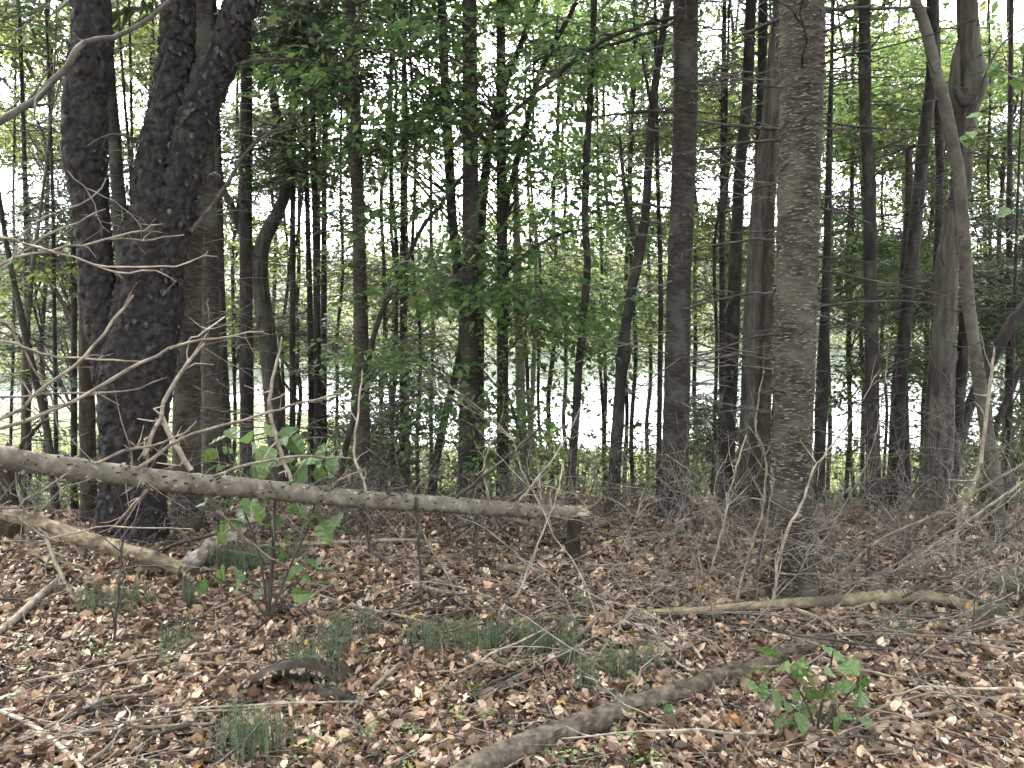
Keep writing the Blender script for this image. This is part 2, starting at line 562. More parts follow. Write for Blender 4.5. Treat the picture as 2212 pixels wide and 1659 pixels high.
def ground_mat():
    m, n, l, p = newmat('ground')
    g = n.new('ShaderNodeNewGeometry')
    sp = n.new('ShaderNodeSeparateXYZ')
    l.new(g.outputs['Position'], sp.inputs[0])
    t = noise_node(n, l, g.outputs['Position'], 16, detail=8, rough=.7)
    soil = ramp(n, [(.3, (.018, .012, .009)), (.5, (.042, .028, .021)), (.7, (.085, .06, .046))])
    l.new(t.outputs['Fac'], soil.inputs['Fac'])
    t2 = noise_node(n, l, g.outputs['Position'], 1.5, detail=6)
    marsh = ramp(n, [(.3, (.022, .034, .010)), (.5, (.04, .052, .016)), (.7, (.06, .062, .024))])
    l.new(t2.outputs['Fac'], marsh.inputs['Fac'])
    t3 = noise_node(n, l, g.outputs['Position'], .12, detail=8)
    hill = ramp(n, [(.3, (.020, .030, .009)), (.5, (.036, .046, .012)), (.7, (.052, .055, .017))])
    l.new(t3.outputs['Fac'], hill.inputs['Fac'])

    def mr(a, b_):
        x = n.new('ShaderNodeMapRange')
        x.inputs[1].default_value, x.inputs[2].default_value = a, b_
        l.new(sp.outputs['Y'], x.inputs[0])
        return x.outputs[0]

    def mix(f, a, b_):
        x = n.new('ShaderNodeMix')
        x.data_type = 'RGBA'
        l.new(f, x.inputs['Factor'])
        l.new(a, x.inputs['A'])
        l.new(b_, x.inputs['B'])
        return x.outputs['Result']
    c = mix(mr(12, 18), soil.outputs[0], marsh.outputs[0])
    c = mix(mr(150, 190), c, hill.outputs[0])
    l.new(c, p.inputs['Base Color'])
    p.inputs['Roughness'].default_value = .95
    p.inputs['Specular IOR Level'].default_value = .1
    bp = n.new('ShaderNodeBump')
    bp.inputs['Strength'].default_value = .7
    bp.inputs['Distance'].default_value = .02
    l.new(t.outputs['Fac'], bp.inputs['Height'])
    l.new(bp.outputs[0], p.inputs['Normal'])
    return m


def water_mat():
    m, n, l, p = newmat('pond_water')
    p.inputs['Base Color'].default_value = (.03, .04, .035, 1)
    p.inputs['Roughness'].default_value = .06
    p.inputs['IOR'].default_value = 1.33
    g = n.new('ShaderNodeNewGeometry')
    t = noise_node(n, l, g.outputs['Position'], 1.0, (.35, 1.0, 1), 4)
    bp = n.new('ShaderNodeBump')
    bp.inputs['Strength'].default_value = .2
    bp.inputs['Distance'].default_value = .08
    l.new(t.outputs['Fac'], bp.inputs['Height'])
    l.new(bp.outputs[0], p.inputs['Normal'])
    return m


# ------------------------------------------------------------------ the ground, the pond
def axis(fine0, fine1, step, far0, far1, g=1.22):
    a = list(np.arange(fine0, fine1 + 1e-6, step))
    s, x = step, fine1
    while x < far1:
        s = min(s * g, 14)
        x += s
        a.append(x)
    s, x = step, fine0
    while x > far0:
        s = min(s * g, 14)
        x -= s
        a.insert(0, x)
    return np.array(a)


xs = axis(-5, 5, .07, -520, 520)
ys = axis(1.2, 8.5, .07, -40, 600, 1.12)
gx, gy = np.meshgrid(xs, ys)
gz = H(gx, gy)
b = Buf()
nx, ny = len(xs), len(ys)
ii = (np.arange(ny - 1)[:, None] * nx + np.arange(nx - 1)[None]).ravel()
b.add(np.stack([gx, gy, gz], -1), np.stack([ii, ii + 1, ii + nx + 1, ii + nx], -1))
ground = b.build('ground', ground_mat(), kind='structure')
b = Buf()
WZ = -4.85
b.add([[-520, 28, WZ], [520, 28, WZ], [520, 140, WZ], [-520, 140, WZ]], [[0, 1, 2, 3]])
b.build('pond_water', water_mat(), kind='structure')

# ------------------------------------------------------------------ trees
TP = {}


def zpt(tp, z):
    o = np.argsort(tp[:, 2])
    q = tp[o]
    return np.stack([np.interp(z, q[:, 2], q[:, i]) for i in range(4)], -1)


def dead_branches(t, n, z0, z1, l0, l1, rb=.006, sep=8, mat='darkwood', curve=.25, side=6):
    """bare branches round a trunk: the longest as parts, the rest as one"""
    tp = TP[t.name]
    rest = Buf()
    n, rb, l1 = int(n * 2.3), rb * 1.3, l1 * 1.25
    Ls = np.sort(R.uniform(l0, l1, n))[::-1]
    for i in range(n):
        z = R.uniform(z0, z1)
        c = zpt(tp, z)
        az = R.uniform(0, 2 * math.pi)
        L = Ls[i] * (0.6 + .4 * R.random())
        d = np.array([math.cos(az), math.sin(az), R.uniform(-.25, .3)])
        s = np.linspace(0, 1, 7)[:, None]
        p = c[:3] + d * (c[3] * .7 + L * s) + np.array([0, 0, -1]) * curve * L * s ** 2 * R.uniform(-.3, 1)
        p[1:] += np.cumsum(R.normal(0, .018 * L, (6, 3)), 0)
        r = rb * (.6 + .5 * L) * np.linspace(1, .25, 7)
        bb = Buf() if i < sep else rest
        tubes(bb, p[None], r[None], 4 if i < sep else 3)
        k = int(side * (.5 + R.random()))
        if k:
            q = R.integers(1, 6, k)
            st = p[q]
            dd = unit(d + R.normal(0, .7, (k, 3)) * np.array([1, 1, .5]))
            ll = L * R.uniform(.15, .5, (k, 1)) * (1.1 - q[:, None] / 8)
            pp = np.stack([st, st + dd * ll * .5, st + dd * ll + R.normal(0, .05, (k, 3)) * ll], 1)
            tubes(bb, pp, np.array([.6, .42, .2]) * rb * .6, 3)
        if i < sep:
            bb.build('branch', M[mat], t)
    rest.build('twig_spray', M[mat], t, kind='stuff')


def blades(lb, O, D, L, J, bl=.10, bw=.012, droop=.2, spread=.42, m=0):
    """needled spray: J needle-clad twiglets on each"""
    N = len(O)
    D = unit(D)
    S = unit(np.cross(D, UP))
    t = R.random((N, J))
    sg = R.choice([-1, 1], (N, J))
    wv = R.random((N, J))
    ll = L[:, None]
    side = (D[:, None] * .6 + S[:, None] * sg[..., None] * .8)
    p = O[:, None] + D[:, None] * (ll * t)[..., None] + side * (ll * spread * (1 - .65 * t) * wv)[..., None]
    p[..., 2] -= droop * ll * (t ** 2 + .3 * wv)
    d = side + R.normal(0, .25, (N, J, 3))
    d[..., 2] -= .15
    nr = UP + R.normal(0, .45, (N, J, 3))
    leaves(lb, p.reshape(-1, 3), d.reshape(-1, 3), nr.reshape(-1, 3), bl * R.uniform(.6, 1.3, N * J), bw * R.uniform(.7, 1.3, N * J), BLADE, m)


def sprays(lb, wb, O, D, L, J, ls, droop=.25, flat=.45, T=L_FOLD, m=0, wid=.52):
    """leafy sprays: a twig with side twigs and J leaves each"""
    N = len(O)
    D = unit(D)
    S = unit(np.cross(D, UP))
    t = R.random((N, J)) ** .8
    sg = R.choice([-1, 1], (N, J))
    wv = R.random((N, J)) ** .7
    ll = L[:, None]
    side = (D[:, None] * .55 + S[:, None] * sg[..., None] * .8)
    p = O[:, None] + D[:, None] * (ll * t)[..., None] + side * (ll * .5 * (1 - .6 * t) * wv)[..., None]
    p[..., 2] -= droop * ll * (t ** 2 + .35 * wv ** 2)
    p += R.normal(0, .025, p.shape)
    d = side * 1.0 + R.normal(0, .45, (N, J, 3))
    d[..., 2] -= .35
    nr = UP + R.normal(0, flat, (N, J, 3))
    sz = ls * R.uniform(.55, 1.2, N * J)
    leaves(lb, p.reshape(-1, 3), d.reshape(-1, 3), nr.reshape(-1, 3), sz, sz * wid, T, m)
    if wb is not None:
        s = np.linspace(0, 1, 4)
        tw = O[:, None] + D[:, None] * (ll * s)[..., None]
        tw[..., 2] -= droop * ll * s ** 2
        tubes(wb, tw, np.array([.004, .003, .002, .001])[None].repeat(N, 0))
        q = 4
        tt = R.uniform(.1, .8, (N, q))
        s2 = R.choice([-1, 1], (N, q))
        st = O[:, None] + D[:, None] * (ll * tt)[..., None]
        st[..., 2] -= droop * ll * tt ** 2
        en = st + (D[:, None] * .55 + S[:, None] * s2[..., None] * .8) * (ll * .5 * (1 - .6 * tt))[..., None]
        en[..., 2] -= droop * ll * .3
        pp = np.stack([st, (st + en) / 2 + UP * .01, en], 2).reshape(-1, 3, 3)
        tubes(wb, pp, np.array([.0025, .0018, .001])[None].repeat(N * q, 0))


def tree(name, label, pts, mat, d=None, h=11.0, k=10, group=None, ns=.06, nf=9, nz=.5, flare=1.35, dead=None, top=None, cat='tree', wig=0.0, parts=None):
    """pts: (px, py, width px) from the top of the picture to the base; the trunk goes on above the frame"""
    pts = [tuple(q) for q in pts]
    if d is None:
        d = gd(pts[-1][0], pts[-1][1])
    w3 = np.array([np.append(P(q[0], q[1], d), q[2] / F * d / 2) for q in pts])
    bx, by = w3[-1, 0], d
    gz_ = float(H(bx, by))
    if w3[-1, 2] > gz_ + .05:
        w3 = np.vstack([w3, [bx + (w3[-1, 0] - w3[-2, 0]) * .2, by, gz_, w3[-1, 3] * 1.05]])
    w3 = np.vstack([w3, [w3[-1, 0], by, gz_ - .12, w3[-1, 3] * 1.02]])
    ztop = w3[0, 2]
    if h > ztop + .4:
        dr = unit(w3[0, :3] - w3[1, :3])
        ex = [np.append(w3[0, :3] + (dr * (1 - s * .6) + UP * s * .6) * (h - ztop) * s, w3[0, 3] * (1 - .88 * s)) for s in (1, .66, .33)]
        w3 = np.vstack([ex, w3])
    n = max(12, int(np.sum(np.linalg.norm(np.diff(w3[:, :3], axis=0), axis=1)) / (.07 if k > 14 else .14)))
    tp = smooth(w3, n)
    if wig:
        z = tp[:, 2]
        sd_ = R.integers(1000)
        tp[:, 0] += wig * vnoise(np.stack([z * .9, z * 0, z * 0 + .3], -1), sd_)
        tp[:, 1] += wig * vnoise(np.stack([z * .9, z * 0 + 7, z * 0 + .3], -1), sd_)
    tp[:, 3] = np.maximum(tp[:, 3], .006)
    hh = tp[:, 2] - gz_
    tp[:, 3] *= 1 + (flare - 1) * np.exp(-np.maximum(hh, 0) / .15)
    t = thing(name, label, cat, (bx, by, gz_), group)
    TP[t.name] = tp
    b = Buf()
    tube(b, tp[:, :3], tp[:, 3], k, ends=(2, 0), ns=ns, nf=nf, nz=nz, seed=int(R.integers(999)))
    b.build('trunk', M[mat], t)
    if dead:
        dead_branches(t, *dead[0], **(dead[1] if len(dead) > 1 else {}))
    if top == 'conifer':
        c0 = max(4.6, ztop + .5)
        nb = 46
        z = R.uniform(c0, h - .2, nb)
        c = zpt(tp, z)
        f = 1 - (z - c0) / max(h - c0, 1)
        az = R.uniform(0, 2 * math.pi, nb)
        D = np.stack([np.cos(az), np.sin(az), R.uniform(-.3, .05, nb)], -1)
        L = .4 + 1.1 * f
        lb = Buf()
        blades(lb, c[:, :3], D, L, 34, .24, .045, .25, .45)
        lb.build('crown', M['needle'], t)
    elif top == 'broad':
        c0 = max(5.2, ztop + .6)
        nb = 46
        c = zpt(tp, R.uniform(c0 - 1, h, nb))
        az = R.uniform(0, 2 * math.pi, nb)
        D = np.stack([np.cos(az), np.sin(az), R.uniform(0, .5, nb)], -1)
        lb = Buf()
        sprays(lb, None, c[:, :3] + D * R.uniform(0, 1.2, (nb, 1)), D, R.uniform(.8, 1.7, nb), 26, .13)
        lb.build('crown', M['leaf_mid'], t)
    return t


def foliage(t, boxes, mat, kind='leaf', part='crown', wood='darkwood', J=26, ls=.085, L=(.5, .9), per=4, thr=-.15, T=L_FOLD, flat=.45, wid=.52, dens=1.0):
    """crown seen in the picture: branches run from the trunk to tips in the given boxes
    boxes: (px0, py0, px1, py1, d0, d1, number of branches)"""
    tp = TP[t.name]
    lb, wb = Buf(), Buf()
    for (x0, y0, x1, y1, d0, d1, nb) in boxes:
        nb = int(nb * dens)
        px, py = R.uniform(x0, x1, nb * 3), R.uniform(y0, y1, nb * 3)
        dd = R.uniform(d0, d1, nb * 3)
        keep = vnoise(np.stack([px / 110, py / 75, dd * .15], -1), 77) > thr
        px, py, dd = px[keep][:nb], py[keep][:nb], dd[keep][:nb]
        tip = P(px, py, dd)
        nb_ = len(tip)
        if nb_ == 0:
            continue
        hd = np.linalg.norm(tip[:, :2] - zpt(tp, tip[:, 2])[:, :2], axis=1)
        zb = np.clip(tip[:, 2] - .35 * hd, tp[:, 2].min() + .5, tp[:, 2].max() - .1)
        c = zpt(tp, zb)[:, :3]
        s = np.linspace(0, 1, 6)[None, :, None]
        br = c[:, None] * (1 - s) + tip[:, None] * s
        br[..., 2] += (.18 * hd[:, None] * np.sin(np.linspace(0, math.pi, 6))[None])
        br[:, 1:-1] += R.normal(0, .035, br[:, 1:-1].shape) * np.minimum(hd, 1.5)[:, None, None]
        ln = np.linalg.norm(tip - c, axis=1)
        r = (.004 + .0035 * np.minimum(ln, 3))[:, None] * np.linspace(1, .35, 6)[None]
        tubes(wb, br, r, 4)
        bd = unit(tip - c)
        bd[:, 2] *= .4
        O, D, LL = [], [], []
        for q in range(per):
            O.append(tip + R.normal(0, .16, tip.shape) * np.array([1, 1, .5]) - bd * R.uniform(0, .55, (nb_, 1)))
            a = R.uniform(-1.1, 1.1, nb_)
            D.append(np.stack([bd[:, 0] * np.cos(a) - bd[:, 1] * np.sin(a), bd[:, 0] * np.sin(a) + bd[:, 1] * np.cos(a), R.uniform(-.35, .15, nb_)], -1))
            LL.append(R.uniform(L[0], L[1], nb_))
        O, D, LL = np.concatenate(O), np.concatenate(D), np.concatenate(LL)
        if kind == 'leaf':
            sprays(lb, wb, O, D, LL, J, ls, T=T, flat=flat, wid=wid)
        else:
            blades(lb, O, D, LL, J, ls, ls * .14)
            s4 = np.linspace(0, 1, 4)
            tw = O[:, None] + unit(D)[:, None] * (LL[:, None] * s4)[..., None]
            tw[..., 2] -= .2 * LL[:, None] * s4 ** 2
            tubes(wb, tw, np.array([.004, .003, .002, .001])[None].repeat(len(O), 0))
    lb.build(part, M[mat], t)
    wb.build('twig_spray', M[wood], t, kind='stuff')


def pxbranch(t, pts, mat, d, name='branch', w0=None, spurs=6, k=5, spl=.12, rough=.0, ws=1.0):
    """a branch that passes through the given pixels (px, py, width px); d one distance or one for each end"""
    pts = np.array([(*q, 0) if len(q) == 2 else q for q in pts], float)
    pts[:, 2] *= ws
    dd = np.linspace(d[0], d[1], len(pts)) if isinstance(d, (tuple, list)) else np.full(len(pts), float(d))
    q = np.array([np.append(P(a[0], a[1], e), a[2] / F * e / 2) for a, e in zip(pts, dd)])
    ln = np.sum(np.linalg.norm(np.diff(q[:, :3], axis=0), axis=1))
    p = smooth(q, max(8, int(ln / .05)))
    p[1:-1, :3] += R.normal(0, .003, (len(p) - 2, 3))
    b = Buf()
    tube(b, p[:, :3], np.maximum(p[:, 3], .0012), k, ends=(1, 2), ns=.12, nf=40)
    if spurs:
        i = R.integers(1, len(p) - 1, spurs)
        dr = unit(np.gradient(p[:, :3], axis=0))[i]
        e = unit(dr * .7 + R.normal(0, .6, (spurs, 3)))
        l = spl * R.uniform(.25, 1.3, (spurs, 1))
        st = p[i, :3]
        tubes(b, np.stack([st, st + e * l * .5 + R.normal(0, .01, (spurs, 3)), st + e * l + R.normal(0, .03, (spurs, 3))], 1),
              np.maximum(p[i, 3], .0015)[:, None] * np.array([.6, .42, .22]), 4)
    if t is None:
        return b
    return b.build(name, M[mat], t)


def scales(b, tp, n, L, W, z0, z1, lift=.35, down=True, seed=0, T=L_MID):
    """small plates of bark standing proud of a trunk"""
    z = R.uniform(z0, z1, n)
    c = zpt(tp, z)
    az = R.uniform(0, 2 * math.pi, n)
    rad = np.stack([np.cos(az), np.sin(az), np.zeros(n)], -1)
    tan = np.stack([-np.sin(az), np.cos(az), np.zeros(n)], -1)
    p = c[:, :3] + rad * c[:, 3:4] * R.uniform(.99, 1.05, (n, 1))
    if down:
        d = -UP + rad * lift * R.uniform(0, 1, (n, 1)) + tan * R.normal(0, .25, (n, 1))
    else:
        d = tan * R.choice([-1, 1], (n, 1)) + rad * lift * R.uniform(0, 1, (n, 1)) + UP * R.normal(0, .12, (n, 1))
    sz = R.uniform(.5, 1.3, n)
    leaves(b, p, d, rad + R.normal(0, .15, (n, 3)), L * sz, W * sz, T)


# --- the black cherry with three stems
bd_ = gd(285, 1172)
q3 = lambda pts, d: np.array([np.append(P(a[0], a[1], d), a[2] / F * d / 2) for a in pts])
g0 = P(285, 1172, bd_)
cherry = thing('black_cherry', 'thick dark black cherry with scaly bark that forks into three stems', 'tree', g0)
main = q3([(384, -20, 66), (381, 100, 68), (370, 200, 76), (350, 330, 92), (337, 450, 108), (332, 560, 120), (322, 660, 134), (300, 780, 148),
           (290, 900, 140), (285, 1040, 132), (283, 1172, 150)], bd_)
main = np.vstack([np.append(main[0, :3] + np.array([.1, .2, 5.0]), .10), main, np.append(main[-1, :3] - UP * .15, main[-1, 3] * 1.15)])
tpm = smooth(main, 190)
TP[cherry.name] = tpm
b = Buf()
plated(b, tpm, 110, tpm[:, 2].min(), 4.3, seed=4)
b.build('trunk', M['cherry'], cherry)
sa = q3([(197, -20, 76), (190, 140, 78), (183, 300, 84), (187, 380, 77), (198, 470, 68), (207, 560, 70), (219, 660, 76), (238, 760, 82), (260, 860, 84), (275, 960, 66)], bd_ - .02)
sa = np.vstack([np.append(sa[0, :3] + np.array([0, .1, 5.0]), .10), sa])
tpa = smooth(sa, 150)
b = Buf()
plated(b, tpa, 72, tpa[:, 2].min(), 4.3, seed=9)
b.build('stem', M['cherry'], cherry)
sb_ = q3([(534, -20, 66), (508, 50, 68), (474, 130, 70), (440, 210, 74), (412, 300, 76), (392, 400, 74), (376, 500, 68), (362, 600, 54)], bd_ - .06)
sb_ = np.vstack([np.append(sb_[0, :3] + np.array([1.6, .3, 4.0]), .09), sb_])
tpb = smooth(sb_, 130)
b = Buf()
plated(b, tpb, 72, tpb[:, 2].min(), 4.3, seed=15)
b.build('stem', M['cherry'], cherry)
b = Buf()
zt = 4.6
scales(b, tpm, 420, .050, .034, -.2, zt, .5)
scales(b, tpa, 130, .050, .034, .4, zt, .4)
scales(b, tpb, 320, .055, .036, 1.6, zt, .7)
b.build('bark_scale', M['scale'], cherry, kind='stuff')
nb = 60
c = np.concatenate([zpt(q, R.uniform(5.2, 8.6, nb // 3)) for q in (tpm, tpa, tpb)])
D = unit(R.normal(size=(len(c), 3)) * np.array([1, 1, .3]))
lb = Buf()
sprays(lb, None, c[:, :3] + D * R.uniform(0, 1.2, (len(c), 1)), D, R.uniform(.8, 1.7, len(c)), 28, .13)
lb.build('crown', M['leaf_mid'], cherry)
for pts, dd in (([(413, 502, 11), (480, 413, 9), (547, 311, 7), (640, 258, 3)], (bd_ - .3, bd_ + .2)),
                ([(300, 300, 7), (240, 290, 5), (190, 315, 3)], (bd_ - .3, bd_ - .6)),
                ([(480, 145, 9), (560, 130, 7), (640, 128, 4), (680, 150, 2)], (bd_ - .1, bd_ + .3))):
    pxbranch(cherry, pts, 'darkwood', dd, spurs=5)

# --- trunks that stand on the near ground or just behind its edge
DT = dict
big_fir = tree('fir_tree', 'broad grey fir with flaky horizontal bark standing right behind the yellowish log', [(1733, -10, 90), (1731, 200, 88), (1725, 440, 86), (1718, 700, 86), (1712, 950, 84), (1711, 1150, 84), (1716, 1296, 84)],
               'fir', k=32, h=12, ns=.05, nf=14, nz=2.5, flare=1.38, dead=((26, .9, 4.2, .3, .9, .006, 10, 'darkwood'),), top='conifer')
b = Buf()
scales(b, TP[big_fir.name], 5200, .030, .007, -.1, 4.0, .6, down=False)
b.build('bark_flake', M['firflake'], big_fir, kind='stuff')
dB = ORG[big_fir.name][1]
for pts in ([(1690, 40, 9), (1640, 58, 7), (1590, 84, 4)], [(1695, 280, 9), (1600, 272, 7), (1502, 262, 4)], [(1686, 303, 8), (1580, 312, 6), (1475, 333, 3)],
            [(1672, 518, 6), (1580, 522, 5), (1475, 542, 3)], [(1672, 631, 7), (1580, 640, 5), (1475, 667, 3)], [(1670, 774, 7), (1580, 770, 5), (1488, 784, 3)],
            [(1668, 890, 5), (1590, 886, 4), (1520, 905, 2)], [(1772, 20, 9), (1880, 18, 8), (2006, 17, 4)], [(1770, 169, 7), (1815, 160, 5), (1857, 160, 3)],
            [(1766, 280, 6), (1815, 278, 5), (1857, 271, 3)], [(1762, 427, 6), (1800, 425, 4), (1866, 429, 3)], [(1758, 443, 6), (1810, 458, 5), (1880, 482, 3)],
            [(1755, 680, 6), (1800, 690, 5), (1870, 712, 3)]):
    pxbranch(big_fir, pts, 'darkwood', (dB, dB + .35), spurs=7)

spruce16 = tree('spruce_tree', 'tall straight dark spruce between the charred-looking bent stem and the big flaky fir', [(1481, -10, 50), (1479, 300, 50), (1467, 600, 51), (1462, 850, 56), (1458, 1000, 58), (1455, 1138, 64)],
                'spruce', d=6.5, k=24, h=12, ns=.05, nf=14, nz=1.5, flare=1.38, dead=((34, .8, 4.6, .3, 1.1, .006, 12, 'greywood'),), top='conifer')
d16 = 6.5
for pts in ([(1457, 36, 9), (1377, 58, 9), (1293, 93, 10), (1181, 178, 10), (1110, 240, 8), (1035, 292, 5)], [(1457, 242, 7), (1381, 242, 6), (1226, 258, 3)],
            [(1455, 50, 8), (1380, 78, 7), (1300, 100, 6), (1180, 110, 3)], [(1450, 450, 6), (1360, 440, 5), (1240, 452, 2)]):
    pxbranch(spruce16, pts, 'darkwood', (d16, d16 + .5), spurs=9, spl=.2)

tree('spruce_tree', 'straight grey spruce in the middle rising behind the fallen trunk', [(1014, -10, 30), (1016, 300, 33), (1016, 600, 36), (1012, 850, 40), (1009, 1080, 42)], 'spruce', d=7.3, k=20,
     h=12, ns=.05, nf=14, nz=1.5, flare=1.38, dead=((26, .2, 4.6, .3, .9, .005, 8, 'greywood'),), top='conifer')
tree('spruce_tree', 'pale lichened spruce behind the leafy shrub and fallen trunk', [(757, -10, 20), (766, 200, 24), (775, 500, 27), (782, 800, 31), (783, 1070, 33)], 'fir', d=7.6, k=18,
     h=12, ns=.05, nf=14, nz=1.5, flare=1.38, dead=((40, -.2, 4.4, .3, 1.2, .005, 10, 'greywood'),), top='conifer')
tree('fir_tree', 'grey-brown fir touching the black cherry base, nearer of the pair there', [(426, 300, 40), (415, 500, 44), (407, 700, 52), (403, 900, 56), (404, 1050, 60), (408, 1170, 66)], 'fir', d=6.2, k=24,
     h=11, ns=.05, nf=14, nz=2, flare=1.38, dead=((20, .6, 4, .2, .8, .005, 6, 'greywood'),), top='conifer')
tree('fir_tree', 'paler straight fir just behind the fir touching the cherry', [(438, 200, 36), (446, 400, 36), (452, 600, 38), (456, 800, 40), (462, 1050, 44)], 'fir', d=7.0, k=20,
     h=11, ns=.05, nf=14, nz=2, dead=((24, .2, 4.4, .2, .9, .005, 8, 'greywood'),), top='conifer')
tree('spruce_tree', 'slim dark trunk seen beside the paler of the two firs', [(470, 350, 16), (478, 700, 20), (487, 900, 22), (490, 1060, 24)], 'darkbark', d=7.8, h=9, dead=((20, -.4, 4, .2, .8, .005, 4),), top='conifer')
tree('maple_tree', 'brown-grey maple with fine furrows directly behind the big flaky fir', [(1690, -10, 32), (1678, 110, 36), (1664, 290, 42), (1650, 420, 50), (1640, 580, 53), (1632, 737, 54), (1624, 900, 50), (1614, 1140, 52)],
     'maple', d=6.6, k=24, h=11, ns=.04, nf=20, nz=.3, top='broad')
tree('spruce_tree', 'dark straight spruce immediately beside the furrowed maple', [(1622, -10, 22), (1613, 220, 23), (1599, 355, 24), (1588, 578, 27), (1582, 740, 29), (1574, 930, 30), (1568, 1145, 34)], 'darkbark', d=6.9, k=16,
     h=11, dead=((34, .2, 4.6, .3, 1.1, .005, 10),), top='conifer')
tree('spruce_tree', 'narrow dark trunk that vanishes behind the furrowed maple', [(1649, -10, 19), (1646, 133, 20), (1642, 290, 20), (1634, 500, 20), (1615, 800, 20), (1600, 1080, 22)], 'darkbark', d=7.6, h=10, dead=((14, .5, 4.6, .2, .8, .005, 3),), top='conifer')
tree('dead_tree', 'reddish barkless trunk squeezed between furrowed maple and flaky fir', [(1662, 560, 22), (1655, 800, 28), (1647, 950, 32), (1643, 1140, 40)], 'stump', d=6.45, h=3.2, k=14)
tree('spruce_tree', 'blackish straight trunk standing alone just right of the flaky fir', [(1867, -10, 22), (1870, 267, 25), (1877, 355, 26), (1880, 578, 27), (1883, 797, 29), (1886, 975, 30), (1888, 1150, 36)], 'darkbark', d=6.7, k=18,
     h=11, ns=.07, dead=((40, .3, 4.6, .3, 1.2, .005, 10),), top='conifer')
tree('spruce_tree', 'short dark trunk glimpsed past the flaky fir, thinning upward', [(1798, 100, 6), (1792, 300, 12), (1785, 600, 18), (1776, 830, 26), (1770, 1000, 24), (1768, 1140, 26)], 'darkbark', d=7.2, h=6, dead=((24, .2, 4, .2, .8, .005, 5),))
tree('young_tree', 'wavy black stem rising right behind the snapped stump', [(1284, -10, 13), (1276, 200, 14), (1268, 350, 15), (1264, 480, 15), (1270, 570, 16), (1262, 680, 16), (1252, 790, 17), (1244, 920, 18), (1236, 1020, 19), (1231, 1110, 20)],
     'darkbark', d=7.2, k=12, h=9, ns=.10, wig=.01, top='broad')
tr14 = tree('dead_tree', 'black bent stem with a knob halfway, forked above', [(1444, -10, 14), (1420, 150, 16), (1408, 250, 17), (1396, 440, 18), (1382, 540, 24), (1366, 620, 22), (1352, 700, 21), (1348, 760, 31), (1342, 800, 24), (1334, 930, 26), (1326, 1050, 26), (1324, 1135, 28)],
            'darkbark', d=6.9, k=14, h=8, ns=.12, dead=((10, 1.5, 4.2, .2, .6, .005, 4),))
pxbranch(tr14, [(1378, 540, 13), (1356, 450, 10), (1344, 350, 8), (1338, 290, 4)], 'darkbark', 6.9)
pxbranch(tr14, [(1409, 235, 10), (1396, 170, 7), (1388, 120, 4)], 'darkbark', 6.9)
tree('spruce_tree', 'thin dark pole hugging the tall straight spruce', [(1415, -10, 7), (1420, 350, 9), (1427, 600, 10), (1425, 850, 11), (1422, 1060, 12)], 'darkbark', d=8.0, h=8, dead=((40, -.5, 4.6, .2, .9, .004, 6),), top='conifer')

tr11 = tree('beech_tree', 'dark leafy tree beside the grey spruce in the middle', [(1082, -10, 18), (1083, 300, 21), (1085, 600, 24), (1086, 850, 26), (1087, 1070, 28)], 'darkbark', d=7.9, k=14, h=10, ns=.06, top='broad')
pxbranch(tr11, [(1088, 480, 16), (1098, 420, 14), (1130, 300, 13), (1170, 150, 12), (1255, -10, 10)], 'darkbark', (7.9, 7.6), spurs=8, spl=.3)
pxbranch(tr11, [(1086, 600, 10), (1120, 560, 9), (1200, 510, 7), (1290, 490, 4)], 'darkbark', (7.9, 7.4), spurs=8, spl=.3)
tr9 = tree('young_tree', 'dark curving stem that crosses behind the middle spruce', [(953, -10, 18), (960, 150, 19), (968, 300, 20), (978, 480, 21), (998, 640, 21), (1002, 700, 20), (990, 790, 18), (966, 880, 17), (945, 980, 18), (932, 1070, 20)],
           'darkbark', d=8.3, k=12, h=9, ns=.08, top='broad')
tree('young_tree', 'thin dark leaning stem slanting up across the pale lichened spruce', [(1000, 380, 7), (945, 450, 8), (910, 495, 9), (862, 600, 11), (818, 690, 12), (790, 800, 13), (757, 930, 13), (738, 1010, 14)],
     'darkbark', d=7.2, k=10, h=0, ns=.1)
tr_b = tree('young_tree', 'slender forked stem behind the middle spruce, half hidden by leaves', [(1240, -200, 9), (1100, 160, 14), (1065, 260, 18), (1048, 380, 20), (1040, 480, 20), (1036, 700, 20), (1038, 1060, 22)], 'darkbark', d=9.0, h=0, k=10)
tree('dead_tree', 'pale grey barkless snag standing beyond the dark leafy tree', [(1114, 380, 12), (1118, 600, 18), (1122, 760, 20), (1126, 900, 22), (1130, 1090, 30)], 'snag', d=8.6, h=0, k=14, ns=.12)
tree('dead_tree', 'slimmer weathered snag next to the pale grey one', [(1158, 500, 7), (1156, 700, 10), (1148, 900, 11), (1142, 1080, 13)], 'snag', d=9.2, h=0, k=10, dead=((14, -.6, 3, .2, .7, .004, 3),))
tree('young_tree', 'little twisted dark sapling behind the broken end of the fallen trunk', [(1090, 830, 4), (1130, 960, 8), (1142, 1020, 9), (1146, 1060, 9), (1150, 1120, 9)], 'darkbark', d=7.0, h=0, k=8, ns=.15)

